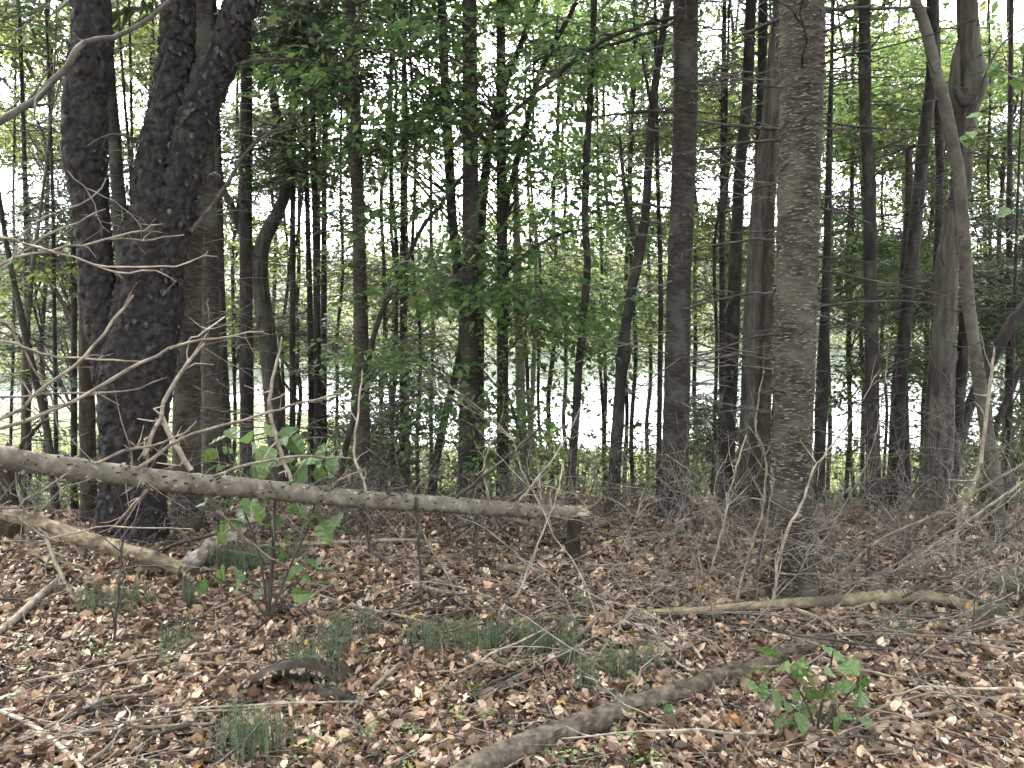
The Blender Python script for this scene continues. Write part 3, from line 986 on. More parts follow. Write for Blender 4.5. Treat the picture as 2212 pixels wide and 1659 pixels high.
# --- left and centre-left, further back
tree('spruce_tree', 'dark round trunk standing between the fork-limbed tree and the fir pair', [(524, -10, 22), (532, 150, 24), (531, 500, 26), (533, 800, 28), (535, 1000, 30)], 'darkbark', d=8.2, k=14, h=11, dead=((30, -.6, 5, .3, 1.1, .005, 8),), top='conifer')
fk = tree('forked_tree', 'grey forked tree with two bent limbs left of the paired thin poles', [(590, 200, 18), (609, 311, 22), (618, 400, 24), (600, 460, 27), (570, 520, 30), (562, 600, 34), (576, 720, 38), (588, 830, 40), (598, 940, 42), (606, 1040, 44)],
          'maple', d=8.8, k=16, h=6.5, ns=.06, top='broad')
pxbranch(fk, [(560, 590, 26), (540, 540, 22), (507, 467, 18), (480, 400, 15), (466, 330, 12), (455, 200, 9)], 'maple', (8.8, 8.6), spurs=3)
tree('spruce_tree', 'thinner of two parallel dark poles right of the forked tree', [(656, 60, 9), (660, 300, 10), (668, 600, 12), (672, 800, 13), (672, 1000, 14)], 'darkbark', d=9.0, h=9, dead=((44, -.9, 5, .3, 1.2, .004, 8),), top='conifer')
tree('spruce_tree', 'thicker of two parallel dark poles right of the forked tree', [(672, 60, 10), (677, 300, 12), (683, 550, 14), (686, 780, 15), (688, 980, 17)], 'darkbark', d=8.6, h=9, dead=((44, -.8, 5, .3, 1.2, .004, 8),), top='conifer')
tree('fir_tree', 'leaning brown-grey trunk seen in the gap of the black cherry stems', [(228, 60, 22), (240, 210, 25), (254, 400, 28), (266, 560, 28), (270, 800, 30), (272, 1060, 32)], 'spruce', d=8.0, h=10, k=14, top='conifer')
tree('dead_tree', 'shaggy reddish dead trunk to the left of the black cherry', [(184, 560, 26), (185, 700, 29), (188, 850, 31), (190, 1000, 34), (192, 1120, 36)], 'stump', d=6.6, h=3.4, k=16, ns=.16)
pole_l = [((262, 120, 5), (272, 250, 6), (283, 390, 7), (292, 700, 9)), ((282, 140, 5), (284, 250, 6), (286, 390, 6), (290, 700, 8))]
for i, q in enumerate(pole_l):
    tree('young_tree', ('thin left-bending pole' if i == 0 else 'thin upright pole') + ' visible through the fork of the black cherry', q, 'darkbark', d=9.5, h=8, dead=((14, 0, 5, .2, .8, .004, 2),))
tree('young_tree', 'bent dark sapling nearest the edge behind the bare pale branches', [(-6, 400, 9), (10, 500, 11), (26, 590, 12), (48, 690, 13), (72, 800, 14), (96, 900, 15), (112, 1010, 16)], 'darkbark', d=7.6, h=0, k=10, ns=.12, dead=((12, 0, 3, .2, .8, .005, 3),))
tree('young_tree', 'pale mottled stem beside the bent dark sapling', [(92, 420, 6), (78, 520, 8), (64, 640, 11), (56, 740, 12), (52, 880, 12), (50, 1060, 13)], 'smooth', d=7.9, h=6, k=10, dead=((16, -.3, 4, .2, .9, .004, 3),))
tree('spruce_tree', 'needle-thin black pole between bent sapling and black cherry', [(108, 250, 6), (114, 430, 7), (117, 650, 8), (120, 850, 9), (122, 1050, 10)], 'darkbark', d=8.4, h=9, dead=((54, -.8, 5, .3, 1.2, .004, 8),), top='conifer')
tree('spruce_tree', 'slim dark conifer pole in the upper corner with dead limbs', [(48, 200, 8), (54, 400, 9), (58, 600, 10), (60, 760, 11), (62, 1040, 12)], 'darkbark', d=9.4, h=10, dead=((54, -1, 5, .3, 1.3, .004, 8),), top='conifer')

# --- right-hand cluster
tree('maple_tree', 'dark maple leaning outward, base beside the blackish straight trunk', [(2014, -10, 22), (2013, 155, 22), (2000, 267, 24), (1986, 400, 26), (1968, 578, 27), (1955, 708, 28), (1942, 842, 30), (1935, 1000, 32), (1930, 1120, 38)],
     'darkbark', d=6.9, k=16, h=9, dead=((24, .4, 4.4, .2, .9, .005, 6),), top='broad')
tree('young_tree', 'thin dark stem just behind the smooth curved grey stem', [(2022, 60, 14), (2026, 245, 16), (2030, 378, 17), (2026, 533, 19), (2022, 800, 20), (2010, 1060, 22)], 'darkbark', d=7.3, h=8, k=12, top='broad')
tree('young_tree', 'smooth grey stem curving in front of the old cavity tree', [(1974, -10, 20), (1984, 20, 21), (2000, 62, 22), (2022, 155, 24), (2040, 222, 25), (2057, 311, 26), (2071, 378, 25), (2082, 511, 24), (2091, 644, 25), (2104, 737, 24), (2112, 800, 26), (2128, 908, 27), (2146, 1020, 28), (2157, 1160, 32)],
     'smooth', k=16, h=7, d=5.7, ns=.05, flare=1.2, dead=((12, .6, 3.6, .15, .6, .004, 4),), top='broad')
old = tree('old_maple', 'old multi-stemmed maple with a dark cavity near the top', [(2088, -10, 38), (2096, 111, 46), (2104, 170, 54), (2096, 215, 46), (2086, 250, 44), (2075, 400, 42), (2060, 480, 42), (2048, 560, 44), (2042, 667, 46), (2038, 790, 48), (2034, 886, 52), (2018, 1064, 66), (2008, 1150, 86)],
           'maple', d=6.3, k=24, h=9, ns=.09, nf=10, dead=((20, .6, 4, .2, .9, .005, 6),), top='broad')
b = Buf()
hp = np.array([P(2078, 195, 6.08), P(2084, 205, 6.1), P(2094, 212, 6.12), P(2102, 214, 6.15)])
for q in range(2):
    s = smooth(q3([(2066, 196 + q * 6, 10), (2078, 214 + q * 8, 16), (2096, 210 + q * 10, 18), (2110, 196 + q * 8, 8)], 6.14), 12)
    tube(b, s[:, :3], s[:, 3], 10, ends=(2, 2), ns=.2, nf=25)
b.build('cavity', M['knot'], old)
pxbranch(old, [(2074, 260, 26), (2062, 200, 24), (2066, 130, 18), (2072, 90, 8)], 'maple', 6.3, name='stem', k=12, spurs=0)
pxbranch(old, [(2088, 660, 26), (2076, 820, 24), (2064, 930, 26), (2050, 1020, 28), (2030, 1120, 30)], 'darkbark', 6.45, name='stem', k=12, spurs=0)
pxbranch(old, [(1992, 1140, 30), (2000, 1000, 22), (2010, 860, 16), (2018, 700, 12)], 'maple', 6.4, name='stem', k=12, spurs=0)
ln_ = tree('leaning_tree', 'dark tree leaning steeply outward from behind the old cavity maple', [(2330, 560, 22), (2212, 664, 24), (2164, 735, 24), (2122, 815, 24), (2090, 890, 24), (2066, 980, 26), (2050, 1080, 28)], 'darkbark', d=6.8, k=14, h=0, ns=.1)
tree('leaning_tree', 'thin dark tree leaning across behind the smooth curved stem', [(2300, 700, 10), (2212, 784, 12), (2186, 842, 13), (2155, 913, 14), (2135, 1000, 14), (2120, 1100, 16)], 'darkbark', d=7.2, k=10, h=0, ns=.1)
tree('young_tree', 'straight thin dark sapling past the smooth curved stem', [(2196, 500, 6), (2186, 830, 8), (2180, 950, 9), (2176, 1120, 11)], 'darkbark', d=7.0, k=8, h=5, dead=((24, .2, 3.4, .2, .8, .004, 4),))
tree('spruce_tree', 'broken dark trunk between blackish trunk and leaning maple', [(1962, 320, 14), (1964, 440, 18), (1955, 560, 18), (1950, 700, 16), (1960, 1080, 18)], 'darkbark', d=8.2, k=10, h=0, dead=((26, -.5, 4, .2, .9, .004, 5),))

# --- more thin poles further down the slope
poles = [(28, 11, 7, 'by the needle-thin pole at the corner'), (335, 10.5, 7, 'glimpsed between black cherry and fir pair'), (606, 12, 8, 'behind the grey forked tree'), (640, 11, 6, 'left of the parallel dark poles'),
         (728, 11.5, 8, 'between the parallel poles and pale lichened spruce'), (848, 9.5, 10, 'right of the pale lichened spruce'), (878, 10.5, 12, 'next to the low dark conifer'), (906, 9, 9, 'left of the middle grey spruce'),
         (1178, 12, 7, 'beyond the slimmer weathered snag'), (1300, 11, 8, 'between the wavy black stem and knobbed stem'), (1368, 9.5, 10, 'just right of the knobbed black stem'), (1545, 9, 9, 'between tall straight spruce and furrowed maple'),
         (1838, 10, 8, 'just left of the blackish straight trunk'), (1905, 12, 7, 'just right of the blackish straight trunk'), (2146, 10, 8, 'behind the smooth curved stem')]
for i, (px, dd, wp, lab) in enumerate(poles):
    lean = R.normal(0, 26)
    tree('spruce_tree', 'thin conifer pole down the slope ' + lab, [(px + lean, -10, wp * .5), (px + lean * .4, 500, wp * .8), (px, 1060, wp)],
         'darkbark' if i % 2 else 'spruce', d=dd, h=R.uniform(7, 10), k=8, wig=.07, group='thin conifer poles down the slope', dead=((50, -2.0, 5.0, .3, 1.4, .0042, 0),), top='conifer')

# ------------------------------------------------------------------ foliage the picture shows
# dark leaves of the middle trees
foliage(tr11, [(640, 20, 980, 330, 6.6, 8.6, 34), (820, 60, 1290, 470, 6.8, 9.0, 62), (930, 0, 1300, 130, 7, 9.5, 26), (880, 440, 1230, 640, 6.6, 8.4, 26), (840, 600, 1230, 760, 6.6, 8.4, 20),
               (880, 760, 1160, 900, 6.8, 8.4, 10), (960, 860, 1130, 1010, 7.0, 8.2, 6), (1150, 480, 1330, 640, 7, 8.6, 6)], 'leaf_dark', J=22, ls=.095, dens=.85, thr=.0)
foliage(tr9, [(560, 60, 800, 360, 8, 10, 26), (850, 560, 1010, 900, 7.8, 9.5, 16), (770, 640, 900, 760, 7.8, 9, 6)], 'leaf_dark', J=22, ls=.09, dens=.8, thr=.0)

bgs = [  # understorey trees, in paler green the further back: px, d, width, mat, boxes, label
    (90, 10.5, 8, 'leaf_light', [(-150, -40, 160, 330, 9.5, 12.5, 46), (-100, 540, 150, 760, 7.5, 10, 16)], 'light green young tree in the corner behind the bare pale branches'),
    (300, 11.5, 8, 'leaf_light', [(220, -40, 390, 420, 10, 13, 34), (140, 20, 260, 120, 10, 12, 6)], 'light green young tree filling the gap between black cherry stems'),
    (505, 10.5, 7, 'leaf_light', [(440, 440, 640, 640, 9.5, 12, 16), (430, 620, 660, 760, 10, 13, 12)], 'pale green young tree behind the fir pair and forked tree'),
    (820, 12.5, 8, 'leaf_light', [(700, 480, 960, 760, 11, 14, 26), (690, 860, 960, 1000, 11, 14, 16)], 'light green young tree past the pale lichened spruce'),
    (1190, 13, 9, 'leaf_light', [(1090, 540, 1330, 740, 11, 14.5, 24), (1060, 880, 1330, 1010, 10, 13, 14), (1000, 100, 1250, 520, 11, 14, 40)], 'light green young tree beyond the pale grey snag'),
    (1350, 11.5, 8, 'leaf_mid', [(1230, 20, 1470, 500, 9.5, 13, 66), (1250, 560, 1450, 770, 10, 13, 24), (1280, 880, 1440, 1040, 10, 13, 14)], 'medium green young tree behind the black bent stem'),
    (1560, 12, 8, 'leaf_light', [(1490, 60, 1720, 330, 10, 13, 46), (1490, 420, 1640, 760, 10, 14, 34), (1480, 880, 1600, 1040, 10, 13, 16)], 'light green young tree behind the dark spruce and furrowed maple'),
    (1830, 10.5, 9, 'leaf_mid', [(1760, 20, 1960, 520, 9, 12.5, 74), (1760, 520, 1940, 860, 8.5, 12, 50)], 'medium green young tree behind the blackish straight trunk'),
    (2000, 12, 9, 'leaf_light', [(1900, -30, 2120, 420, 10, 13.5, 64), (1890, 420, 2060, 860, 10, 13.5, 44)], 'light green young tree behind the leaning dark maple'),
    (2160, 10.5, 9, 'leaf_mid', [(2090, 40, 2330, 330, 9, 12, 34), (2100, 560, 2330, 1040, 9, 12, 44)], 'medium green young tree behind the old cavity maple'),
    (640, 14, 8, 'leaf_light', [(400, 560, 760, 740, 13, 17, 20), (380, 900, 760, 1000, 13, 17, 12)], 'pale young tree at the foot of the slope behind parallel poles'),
]
for px, dd, wp, mt, boxes, lab in bgs:
    t = tree('young_tree', lab, [(px + 20, -10, wp * .8), (px + 8, 500, wp), (px, 1060, wp * 1.2)], 'darkbark', d=dd, h=7.5, k=8, wig=.08)
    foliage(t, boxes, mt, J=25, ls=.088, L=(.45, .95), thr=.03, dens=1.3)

# a deeper layer of pale conifers and thin leafy trees down the slope
deep = [(-60, 14, 'out at the edge past the bent dark sapling'), (60, 17, 'behind the bent dark sapling'), (190, 13.5, 'behind the shaggy reddish trunk'), (250, 18, 'in the gap of the black cherry stems'), (330, 15, 'right behind the black cherry'),
        (440, 18, 'behind the fir pair'), (520, 14, 'behind the dark round trunk'), (590, 17, 'behind the grey forked tree'), (690, 15, 'behind the parallel dark poles'), (760, 18.5, 'behind the pale lichened spruce'),
        (850, 14.5, 'above the young low conifer'), (930, 18, 'left of the middle grey spruce'), (1140, 16, 'behind the pale grey snag'), (1220, 19, 'left of the wavy black stem'), (1310, 15, 'behind the knobbed black stem'),
        (1400, 18, 'left of the tall straight spruce'), (1500, 15, 'right of the tall straight spruce'), (1570, 18, 'behind the dark spruce by the furrowed maple'), (1670, 15.5, 'between furrowed maple and flaky fir'),
        (1790, 17, 'right of the flaky fir'), (1860, 14.5, 'behind the blackish straight trunk'), (1950, 17.5, 'behind the leaning dark maple'), (2040, 15, 'behind the old cavity maple'), (2130, 18, 'behind the smooth curved stem'), (2210, 14, 'out at the edge past the smooth curved stem')]
for i, (px, dd, where) in enumerate(deep):
    t = tree('pine_tree' if i % 3 else 'young_tree', 'hazy thin tree far down the slope, ' + where, [(px + R.normal(0, 15), -10, 5), (px, 500, 8), (px, 1000, 10)], 'darkbark', d=dd, h=9.5, k=6, wig=.08,
             group='hazy trees far down the slope', dead=((30, -3.5, 5.0, .4, 1.6, .006, 0),))
    bx = [(px - 110, -30, px + 110, 300, dd - 1.5, dd + 1.5, 22), (px - 100, 250, px + 100, 600, dd - 1.5, dd + 1.5, 16), (px - 100, 560, px + 100, 720, dd - 1.5, dd + 1.5, 5)]
    if i % 3:
        foliage(t, bx, 'needle_far', kind='needle', J=46, ls=.20, L=(.6, 1.2), per=4, thr=.0)
    else:
        foliage(t, bx, 'leaf_light', J=26, ls=.12, L=(.6, 1.2), per=4, thr=.0)

# conifers with living needles
cfs = [
    (632, 8.6, [(540, -20, 760, 330, 8, 10, 60), (560, 300, 720, 420, 8, 10, 10)], 'dense dark spruce with living needles above the parallel poles'),
    (160, 9.0, [(-60, 330, 330, 470, 8, 10.5, 24), (-80, 470, 200, 800, 8.5, 11, 34), (300, 420, 440, 700, 8.6, 11, 12)], 'drooping dark hemlock behind the black cherry stems'),
    (870, 9.2, [(780, 770, 980, 1050, 8.5, 10.5, 34)], 'young dark conifer low behind the fallen trunk'),
    (2180, 8.0, [(2070, 330, 2330, 620, 7.4, 9.5, 44), (2090, 600, 2330, 800, 7.6, 9.6, 22), (1930, 480, 2060, 640, 8, 10, 12)], 'dark drooping hemlock behind the old cavity maple'),
    (1560, 9.5, [(1480, 620, 1600, 960, 9, 11, 26), (1490, 20, 1620, 220, 8.5, 10.5, 12)], 'dark young conifer between the tall straight spruce and furrowed maple'),
    (700, 10.0, [(560, 620, 770, 760, 9, 11.5, 14)], 'twiggy dark conifer behind the thin parallel poles'),
]
for px, dd, boxes, lab in cfs:
    t = tree('hemlock_tree', lab, [(px + 5, -10, 9), (px, 500, 12), (px, 1060, 14)], 'darkbark', d=dd, h=8.5, k=8)
    foliage(t, boxes, 'needle', kind='needle', J=58, ls=.11, L=(.45, .95), per=4, thr=-.02, dens=1.2)

# ------------------------------------------------------------------ the wood that goes on overhead, to the sides and behind
b = Buf()
nt_ = 46
rr_ = R.uniform(4.5, 17, nt_)
an = R.uniform(math.radians(50), math.radians(310), nt_)
tx, ty = rr_ * np.sin(an), rr_ * np.cos(an)
tz = H(tx, ty)
top_ = np.stack([tx + R.normal(0, .5, nt_), ty + R.normal(0, .5, nt_), tz + R.uniform(8, 12, nt_)], -1)
bot_ = np.stack([tx, ty, tz - .1], -1)
tubes(b, np.stack([bot_, bot_ * .5 + top_ * .5 + R.normal(0, .15, (nt_, 3)), top_], 1), R.uniform(.07, .17, nt_)[:, None] * np.array([1, .7, .2]), 8)
q = 16000
rr_ = R.uniform(4, 19, q) ** 1.0
an = R.uniform(math.radians(47), math.radians(313), q)
p = np.stack([rr_ * np.sin(an), rr_ * np.cos(an), .8 + 9 * R.random(q) ** .9], -1)
p = p[vnoise(p * .55, 31) > -.25]
leaves(b, p, R.normal(size=p.shape), R.normal(size=p.shape) + UP, R.uniform(.18, .38, len(p)), R.uniform(.12, .24, len(p)), L_FOLD, m=1)
q = 15000
p = np.stack([R.uniform(-9, 9, q), R.uniform(-5, 7.5, q), R.uniform(6.4, 10.5, q)], -1)
p = p[vnoise(p * np.array([.5, .5, .3]), 41) > -.3]
leaves(b, p, R.normal(size=p.shape), R.normal(size=p.shape) * .6 + UP, R.uniform(.12, .22, len(p)), R.uniform(.08, .13, len(p)), L_FOLD, m=1)
b.build('surrounding_woods', [M['darkbark'], M['leaf_mid']], kind='stuff')

# ------------------------------------------------------------------ pond edge: sedge and shrubs, and the far shore
n = 16000
x, y = R.uniform(-24, 24, n), R.uniform(14, 34, n)
x *= (y / 36) ** .6
pz = np.stack([x, y, H(x, y)], -1)
b = Buf()
leaves(b, pz, UP + R.normal(0, .25, (n, 3)), R.normal(size=(n, 3)), R.uniform(.4, 1.0, n), R.uniform(.02, .05, n), BLADE)
b.build('marsh_grass', M['far_leaf'], kind='stuff')
for i in range(48):
    y0 = R.uniform(11, 27)
    x0 = R.uniform(-.72, .72) * y0
    z0 = float(H(x0, y0))
    t = thing('marsh_shrub', 'yellow-green shrub on the flat by the pond edge', 'shrub', (x0, y0, z0), 'shrubs at the pond edge')
    nb = 34
    hh = R.uniform(1.6, 3.2)
    D = unit(R.normal(size=(nb, 3)) * np.array([1, 1, .4]) + UP * .5)
    O = np.array([x0, y0, z0]) + D * R.uniform(.1, .7, (nb, 1)) * np.array([1, 1, hh]) + UP * .3
    lb, wb = Buf(), Buf()
    sprays(lb, None, O, D, R.uniform(.4, .8, nb), 26, .11, T=L_FOLD)
    st = np.repeat(np.array([[x0, y0, z0 - .05]]), nb, 0)
    tubes(wb, np.stack([st, st * .5 + O * .5, O], 1), np.array([.012, .008, .004])[None].repeat(nb, 0))
    lb.build('foliage', M['shrub_leaf'], t)
    wb.build('stem', M['darkwood'], t, kind='stuff')

n = 3400
x = R.uniform(-.85, .85, n)
fs = 122 - 44 * (1 - sstep(-.36, -.10, x))
y = fs + (430 - fs) * R.random(n) ** 1.6
x = x * (y + 10)
hgt = R.uniform(3, 9, n) * (.35 + .65 * sstep(0, 60, y - fs))
c = np.stack([x, y, H(x, y)], -1)
J = 30
th = R.random((n, J))
az = R.uniform(0, 2 * math.pi, (n, J))
rad = (hgt[:, None] * .33) * np.sin(np.pi * np.clip(th * .9 + .1, 0, 1)) ** .8 * R.uniform(.6, 1, (n, J))
p = c[:, None] + np.stack([np.cos(az) * rad, np.sin(az) * rad, th * hgt[:, None]], -1)
b = Buf()
leaves(b, p.reshape(-1, 3), R.normal(size=(n * J, 3)), R.normal(size=(n * J, 3)) + UP, np.repeat(hgt, J) * .26, np.repeat(hgt, J) * .2, L_FOLD)
b.build('far_forest', M['far_leaf'], kind='stuff')

# ------------------------------------------------------------------ the snapped spruce
sd0 = gd(1232, 1216)
base = P(1232, 1216, sd0)
sn = thing('snapped_spruce', 'young spruce snapped at knee height, trunk fallen toward the edge still joined to stump', 'fallen tree', base)
st = q3([(1243, 1104, 32), (1240, 1140, 31), (1238, 1180, 33), (1236, 1214, 39), (1236, 1230, 48)], sd0)
b = Buf()
s = smooth(st, 26)
tube(b, s[:, :3], s[:, 3], 18, ends=(1, 0), ns=.06, nf=20, nz=.6)
b.build('stump', M['stump'], sn)
lg = np.array([np.append(P(a, b_, e), w_ / F * e / 2) for a, b_, w_, e in
               ((-330, 925, 66, 2.15), (-150, 956, 56, 2.45), (45, 990, 48, 2.75), (250, 1020, 46, 3.1), (450, 1045, 44, 3.5), (650, 1064, 41, 3.95), (850, 1081, 38, 4.4), (1050, 1096, 34, 4.85), (1180, 1104, 32, 5.15), (1244, 1107, 29, sd0 - .02))])
s = smooth(lg, 220)
arc = np.concatenate([[0], np.cumsum(np.linalg.norm(np.diff(s[:, :3], axis=0), axis=1))])
for a in np.arange(.2, arc[-1], .37) + R.normal(0, .05, len(np.arange(.2, arc[-1], .37))):
    s[:, 3] *= 1 + .07 * np.exp(-((arc - a) / .025) ** 2)
s[:, 2] += .012 * vnoise(np.stack([arc * 1.6, arc * 0, arc * 0 + .5], -1), 61)
s[:, 1] += .015 * vnoise(np.stack([arc * 1.3, arc * 0, arc * 0 + .5], -1), 62)
b = Buf()
tube(b, s[:, :3], s[:, 3], 30, ends=(1, 1), ns=.06, nf=26, seed=31)
lgo = b.build('fallen_trunk', M['log'], sn)
b = Buf()
n = 46
o = P(1240, 1104, sd0 - .03)
dr = unit(lg[-1, :3] - lg[-2, :3])
pp = o + R.normal(0, .016, (n, 3))
leaves(b, pp, dr + R.normal(0, .25, (n, 3)), R.normal(size=(n, 3)), R.uniform(.04, .15, n), R.uniform(.006, .018, n), BLADE)
b.build('splinter', M['split'], sn, kind='stuff')
b = Buf()
n = 300
i = R.integers(20, len(s) - 4, n)
t_, U_, V_ = frames(s[:, :3])
az = R.uniform(0, 2 * math.pi, n)
rd = U_[i] * np.cos(az)[:, None] + V_[i] * np.sin(az)[:, None]
pk = s[i, :3] + rd * s[i, 3:4] * .97
ln_k = R.uniform(.005, .022, (n, 1))
tubes(b, np.stack([pk, pk + rd * ln_k * .6, pk + (rd + t_[i] * .4) * ln_k], 1), np.array([.006, .0045, .002])[None] * R.uniform(.5, 1.2, (n, 1)), 6)
b.build('branch_stub', M['knot'], lgo, kind='stuff')
b = Buf()
n = 420
i = R.integers(20, len(s) - 4, n)
az = R.uniform(0, 2 * math.pi, n)
rd = U_[i] * np.cos(az)[:, None] + V_[i] * np.sin(az)[:, None]
leaves(b, s[i, :3] + rd * s[i, 3:4] * 1.0, t_[i] * R.choice([-1, 1], (n, 1)) + rd * R.uniform(0, .5, (n, 1)) + R.normal(0, .4, (n, 3)), rd + R.normal(0, .15, (n, 3)), R.uniform(.010, .030, n), R.uniform(.006, .018, n), L_MID)
b.build('bark_flake', M['barklog'], lgo, kind='stuff')
# branches hanging from and rising off the fallen trunk (px, py, width)
for pts, dd, mt in (
        ([(900, 1075, 8), (902, 1140, 7), (906, 1220, 6), (914, 1320, 5), (924, 1370, 3)], (4.45, 4.3), 'darkwood'),
        ([(787, 1085, 8), (795, 1130, 7), (798, 1190, 6)], (4.2, 4.15), 'darkwood'),
        ([(1024, 1098, 7), (1028, 1150, 6), (1032, 1240, 4)], (4.8, 4.7), 'darkwood'),
        ([(830, 1072, 8), (850, 1058, 7), (880, 1050, 4)], (4.35, 4.3), 'darkwood'),
        ([(980, 1080, 9), (1020, 1050, 8), (1080, 1000, 7), (1150, 940, 6), (1180, 910, 3)], (4.7, 4.5), 'darkwood'),
        ([(293, 1014, 10), (330, 990, 9), (382, 952, 8), (489, 918, 7), (600, 885, 6), (737, 850, 4)], (3.15, 3.4), 'tanwood'),
        ([(460, 1030, 8), (530, 1005, 7), (640, 985, 6), (760, 990, 3)], (3.5, 3.6), 'tanwood'),
        ([(413, 1016, 12), (378, 956, 12), (351, 894, 10), (369, 841, 9), (400, 790, 8), (440, 743, 5)], (3.35, 3.3), 'palewood'),
        ([(351, 894, 8), (332, 930, 10), (312, 985, 11)], (3.32, 3.2), 'tanwood'),
        ([(629, 1040, 9), (610, 990, 9), (591, 930, 9), (582, 863, 8), (594, 800, 7), (608, 730, 4)], (3.9, 3.8), 'palewood'),
        ([(446, 1066, 8), (480, 1110, 7), (540, 1170, 6), (640, 1240, 3)], (3.5, 3.9), 'tanwood'),
        ([(790, 1060, 6), (765, 980, 6), (772, 900, 5), (782, 800, 3)], (4.2, 4.3), 'palewood'),
        ([(1120, 1085, 6), (1180, 1010, 5), (1215, 960, 4), (1260, 870, 2)], (5.0, 4.9), 'palewood'),
        ([(210, 1000, 8), (260, 975, 7), (330, 960, 6), (410, 930, 3)], (3.0, 3.2), 'tanwood'),
        ([(340, 1040, 8), (290, 1090, 7), (235, 1150, 5)], (3.3, 3.6), 'tanwood'),
        ([(50, 1015, 9), (20, 1060, 8), (-20, 1100, 6)], (2.8, 2.7), 'darkwood'),
        ([(45, 970, 9), (60, 945, 9), (105, 905, 7)], (2.75, 2.7), 'darkwood'),
        ([(1060, 1090, 5), (1045, 1010, 5), (1060, 960, 3)], (4.8, 4.9), 'tanwood'),
        ([(700, 1070, 5), (730, 1040, 5), (790, 1010, 3)], (4.0, 4.1), 'tanwood')):
    pxbranch(sn, pts, mt, dd, spurs=7, spl=.10)
# small dead twigs along the trunk
b = Buf()
n = 90
i = R.integers(10, len(s) - 6, n)
az = R.uniform(0, 2 * math.pi, n)
rd = U_[i] * np.cos(az)[:, None] + V_[i] * np.sin(az)[:, None]
dd_ = unit(rd + R.normal(0, .35, (n, 3)))
L_ = R.uniform(.06, .38, (n, 1))
p0 = s[i, :3]
tubes(b, np.stack([p0, p0 + dd_ * L_ * .35, p0 + dd_ * L_ * .7 + R.normal(0, .02, (n, 3)), p0 + dd_ * L_ + R.normal(0, .04, (n, 3))], 1), np.array([.0035, .0028, .002, .001])[None].repeat(n, 0), 4)
b.build('twig_spray', M['greywood'], sn, kind='stuff')

# ------------------------------------------------------------------ other logs
def log(name, label, pts, mat, cat='log', k=18, ns=.1, nf=9, ends=(1, 1), mcap=None, sink=.8, ragged=0):
    """pts: (px, py, width, distance or None for lying on the ground)"""
    q = []
    for a in pts:
        e = a[3] if len(a) > 3 and a[3] else gd(a[0], a[1] + a[2] * .35)
        r = a[2] / F * e / 2
        pt = P(a[0], a[1], e)
        if not (len(a) > 3 and a[3]):
            pt[2] = float(H(pt[0], pt[1])) + r * sink
        q.append(np.append(pt, r))
    q = np.array(q)
    s = smooth(q, max(10, int(np.sum(np.linalg.norm(np.diff(q[:, :3], axis=0), axis=1)) / .03)))
    b = Buf()
    tube(b, s[:, :3], s[:, 3], k, ends=ends, ns=ns, nf=nf, mcap=mcap, seed=int(R.integers(99)))
    mid = s[len(s) // 2, :3].copy()
    mid[2] = float(H(mid[0], mid[1]))
    t = thing(name, label, cat, mid)
    TP[t.name] = s
    b.build('bole', [M[mat]] + ([M['cut']] if mcap else []), t)
    if ragged:
        b = Buf()
        t_, U_, V_ = frames(s[:, :3])
        i = R.integers(0, len(s), ragged)
        az = R.uniform(0, 2 * math.pi, ragged)
        rd = U_[i] * np.cos(az)[:, None] + V_[i] * np.sin(az)[:, None]
        leaves(b, s[i, :3] + rd * s[i, 3:4], t_[i] * R.choice([-1, 1], (ragged, 1)) + rd * R.uniform(.1, .9, (ragged, 1)) + R.normal(0, .3, (ragged, 3)), rd + R.normal(0, .2, (ragged, 3)),
               R.uniform(.02, .06, ragged), R.uniform(.012, .035, ragged), L_MID)
        b.build('bark_flake', M[mat], t, kind='stuff')
    return t


rl = log('broken_log', 'peeled tan broken log propped above the ground below the fallen trunk', [(-60, 1090, 34, 4.6), (10, 1110, 34, 4.64), (85, 1128, 33, 4.67), (160, 1157, 32, 4.69), (240, 1181, 33, 4.71), (320, 1204, 34, 4.73), (390, 1228, 30, 4.75)],
         'rotlog', ns=.24, nf=16, ragged=260)
for pts in ([(112, 1142, 9), (106, 1110, 8), (104, 1085, 5)], [(283, 1190, 9), (285, 1162, 8), (292, 1140, 5)], [(322, 1196, 10), (400, 1170, 8), (470, 1152, 7), (560, 1125, 4)],
            [(250, 1200, 8), (258, 1260, 7), (262, 1330, 5)], [(185, 1180, 8), (190, 1260, 6), (192, 1330, 4)]):
    pxbranch(rl, pts, 'darkwood', (4.9, 4.9), spurs=4)
log('broken_log', 'flaky pale-barked log end meeting the peeled tan log', [(384, 1236, 28, 4.8), (425, 1204, 34, 4.9), (455, 1182, 35, 5.08), (485, 1165, 34, 5.25), (520, 1138, 32, 5.5), (560, 1110, 27, 5.8)], 'barklog', ns=.22, nf=24, ragged=420)
fl = log('fallen_log', 'round grey log lying in the leaves in front, running off the bottom edge', [(930, 1735, 68), (1020, 1672, 66), (1120, 1622, 62), (1250, 1572, 56), (1380, 1526, 50), (1500, 1484, 44), (1580, 1450, 38)], 'frontlog', k=28, ns=.09, nf=20, ragged=220)
log('fallen_log', 'brown rough log piece beyond the grey log in front', [(1560, 1468, 34), (1640, 1440, 36), (1720, 1410, 34), (1798, 1388, 30)], 'frontlog', ns=.14, nf=18, ragged=90)
yl = log('fallen_log', 'long yellowish log with an orange cut end lying before the flaky fir', [(1080, 1345, 8), (1200, 1340, 11), (1350, 1333, 14), (1500, 1327, 18), (1650, 1318, 22), (1800, 1312, 28), (1900, 1304, 32), (2000, 1304, 32), (2070, 1306, 31, 4.28), (2100, 1312, 30, 4.16)],
         'yellowlog', ns=.09, nf=14, mcap=1, sink=1.7)
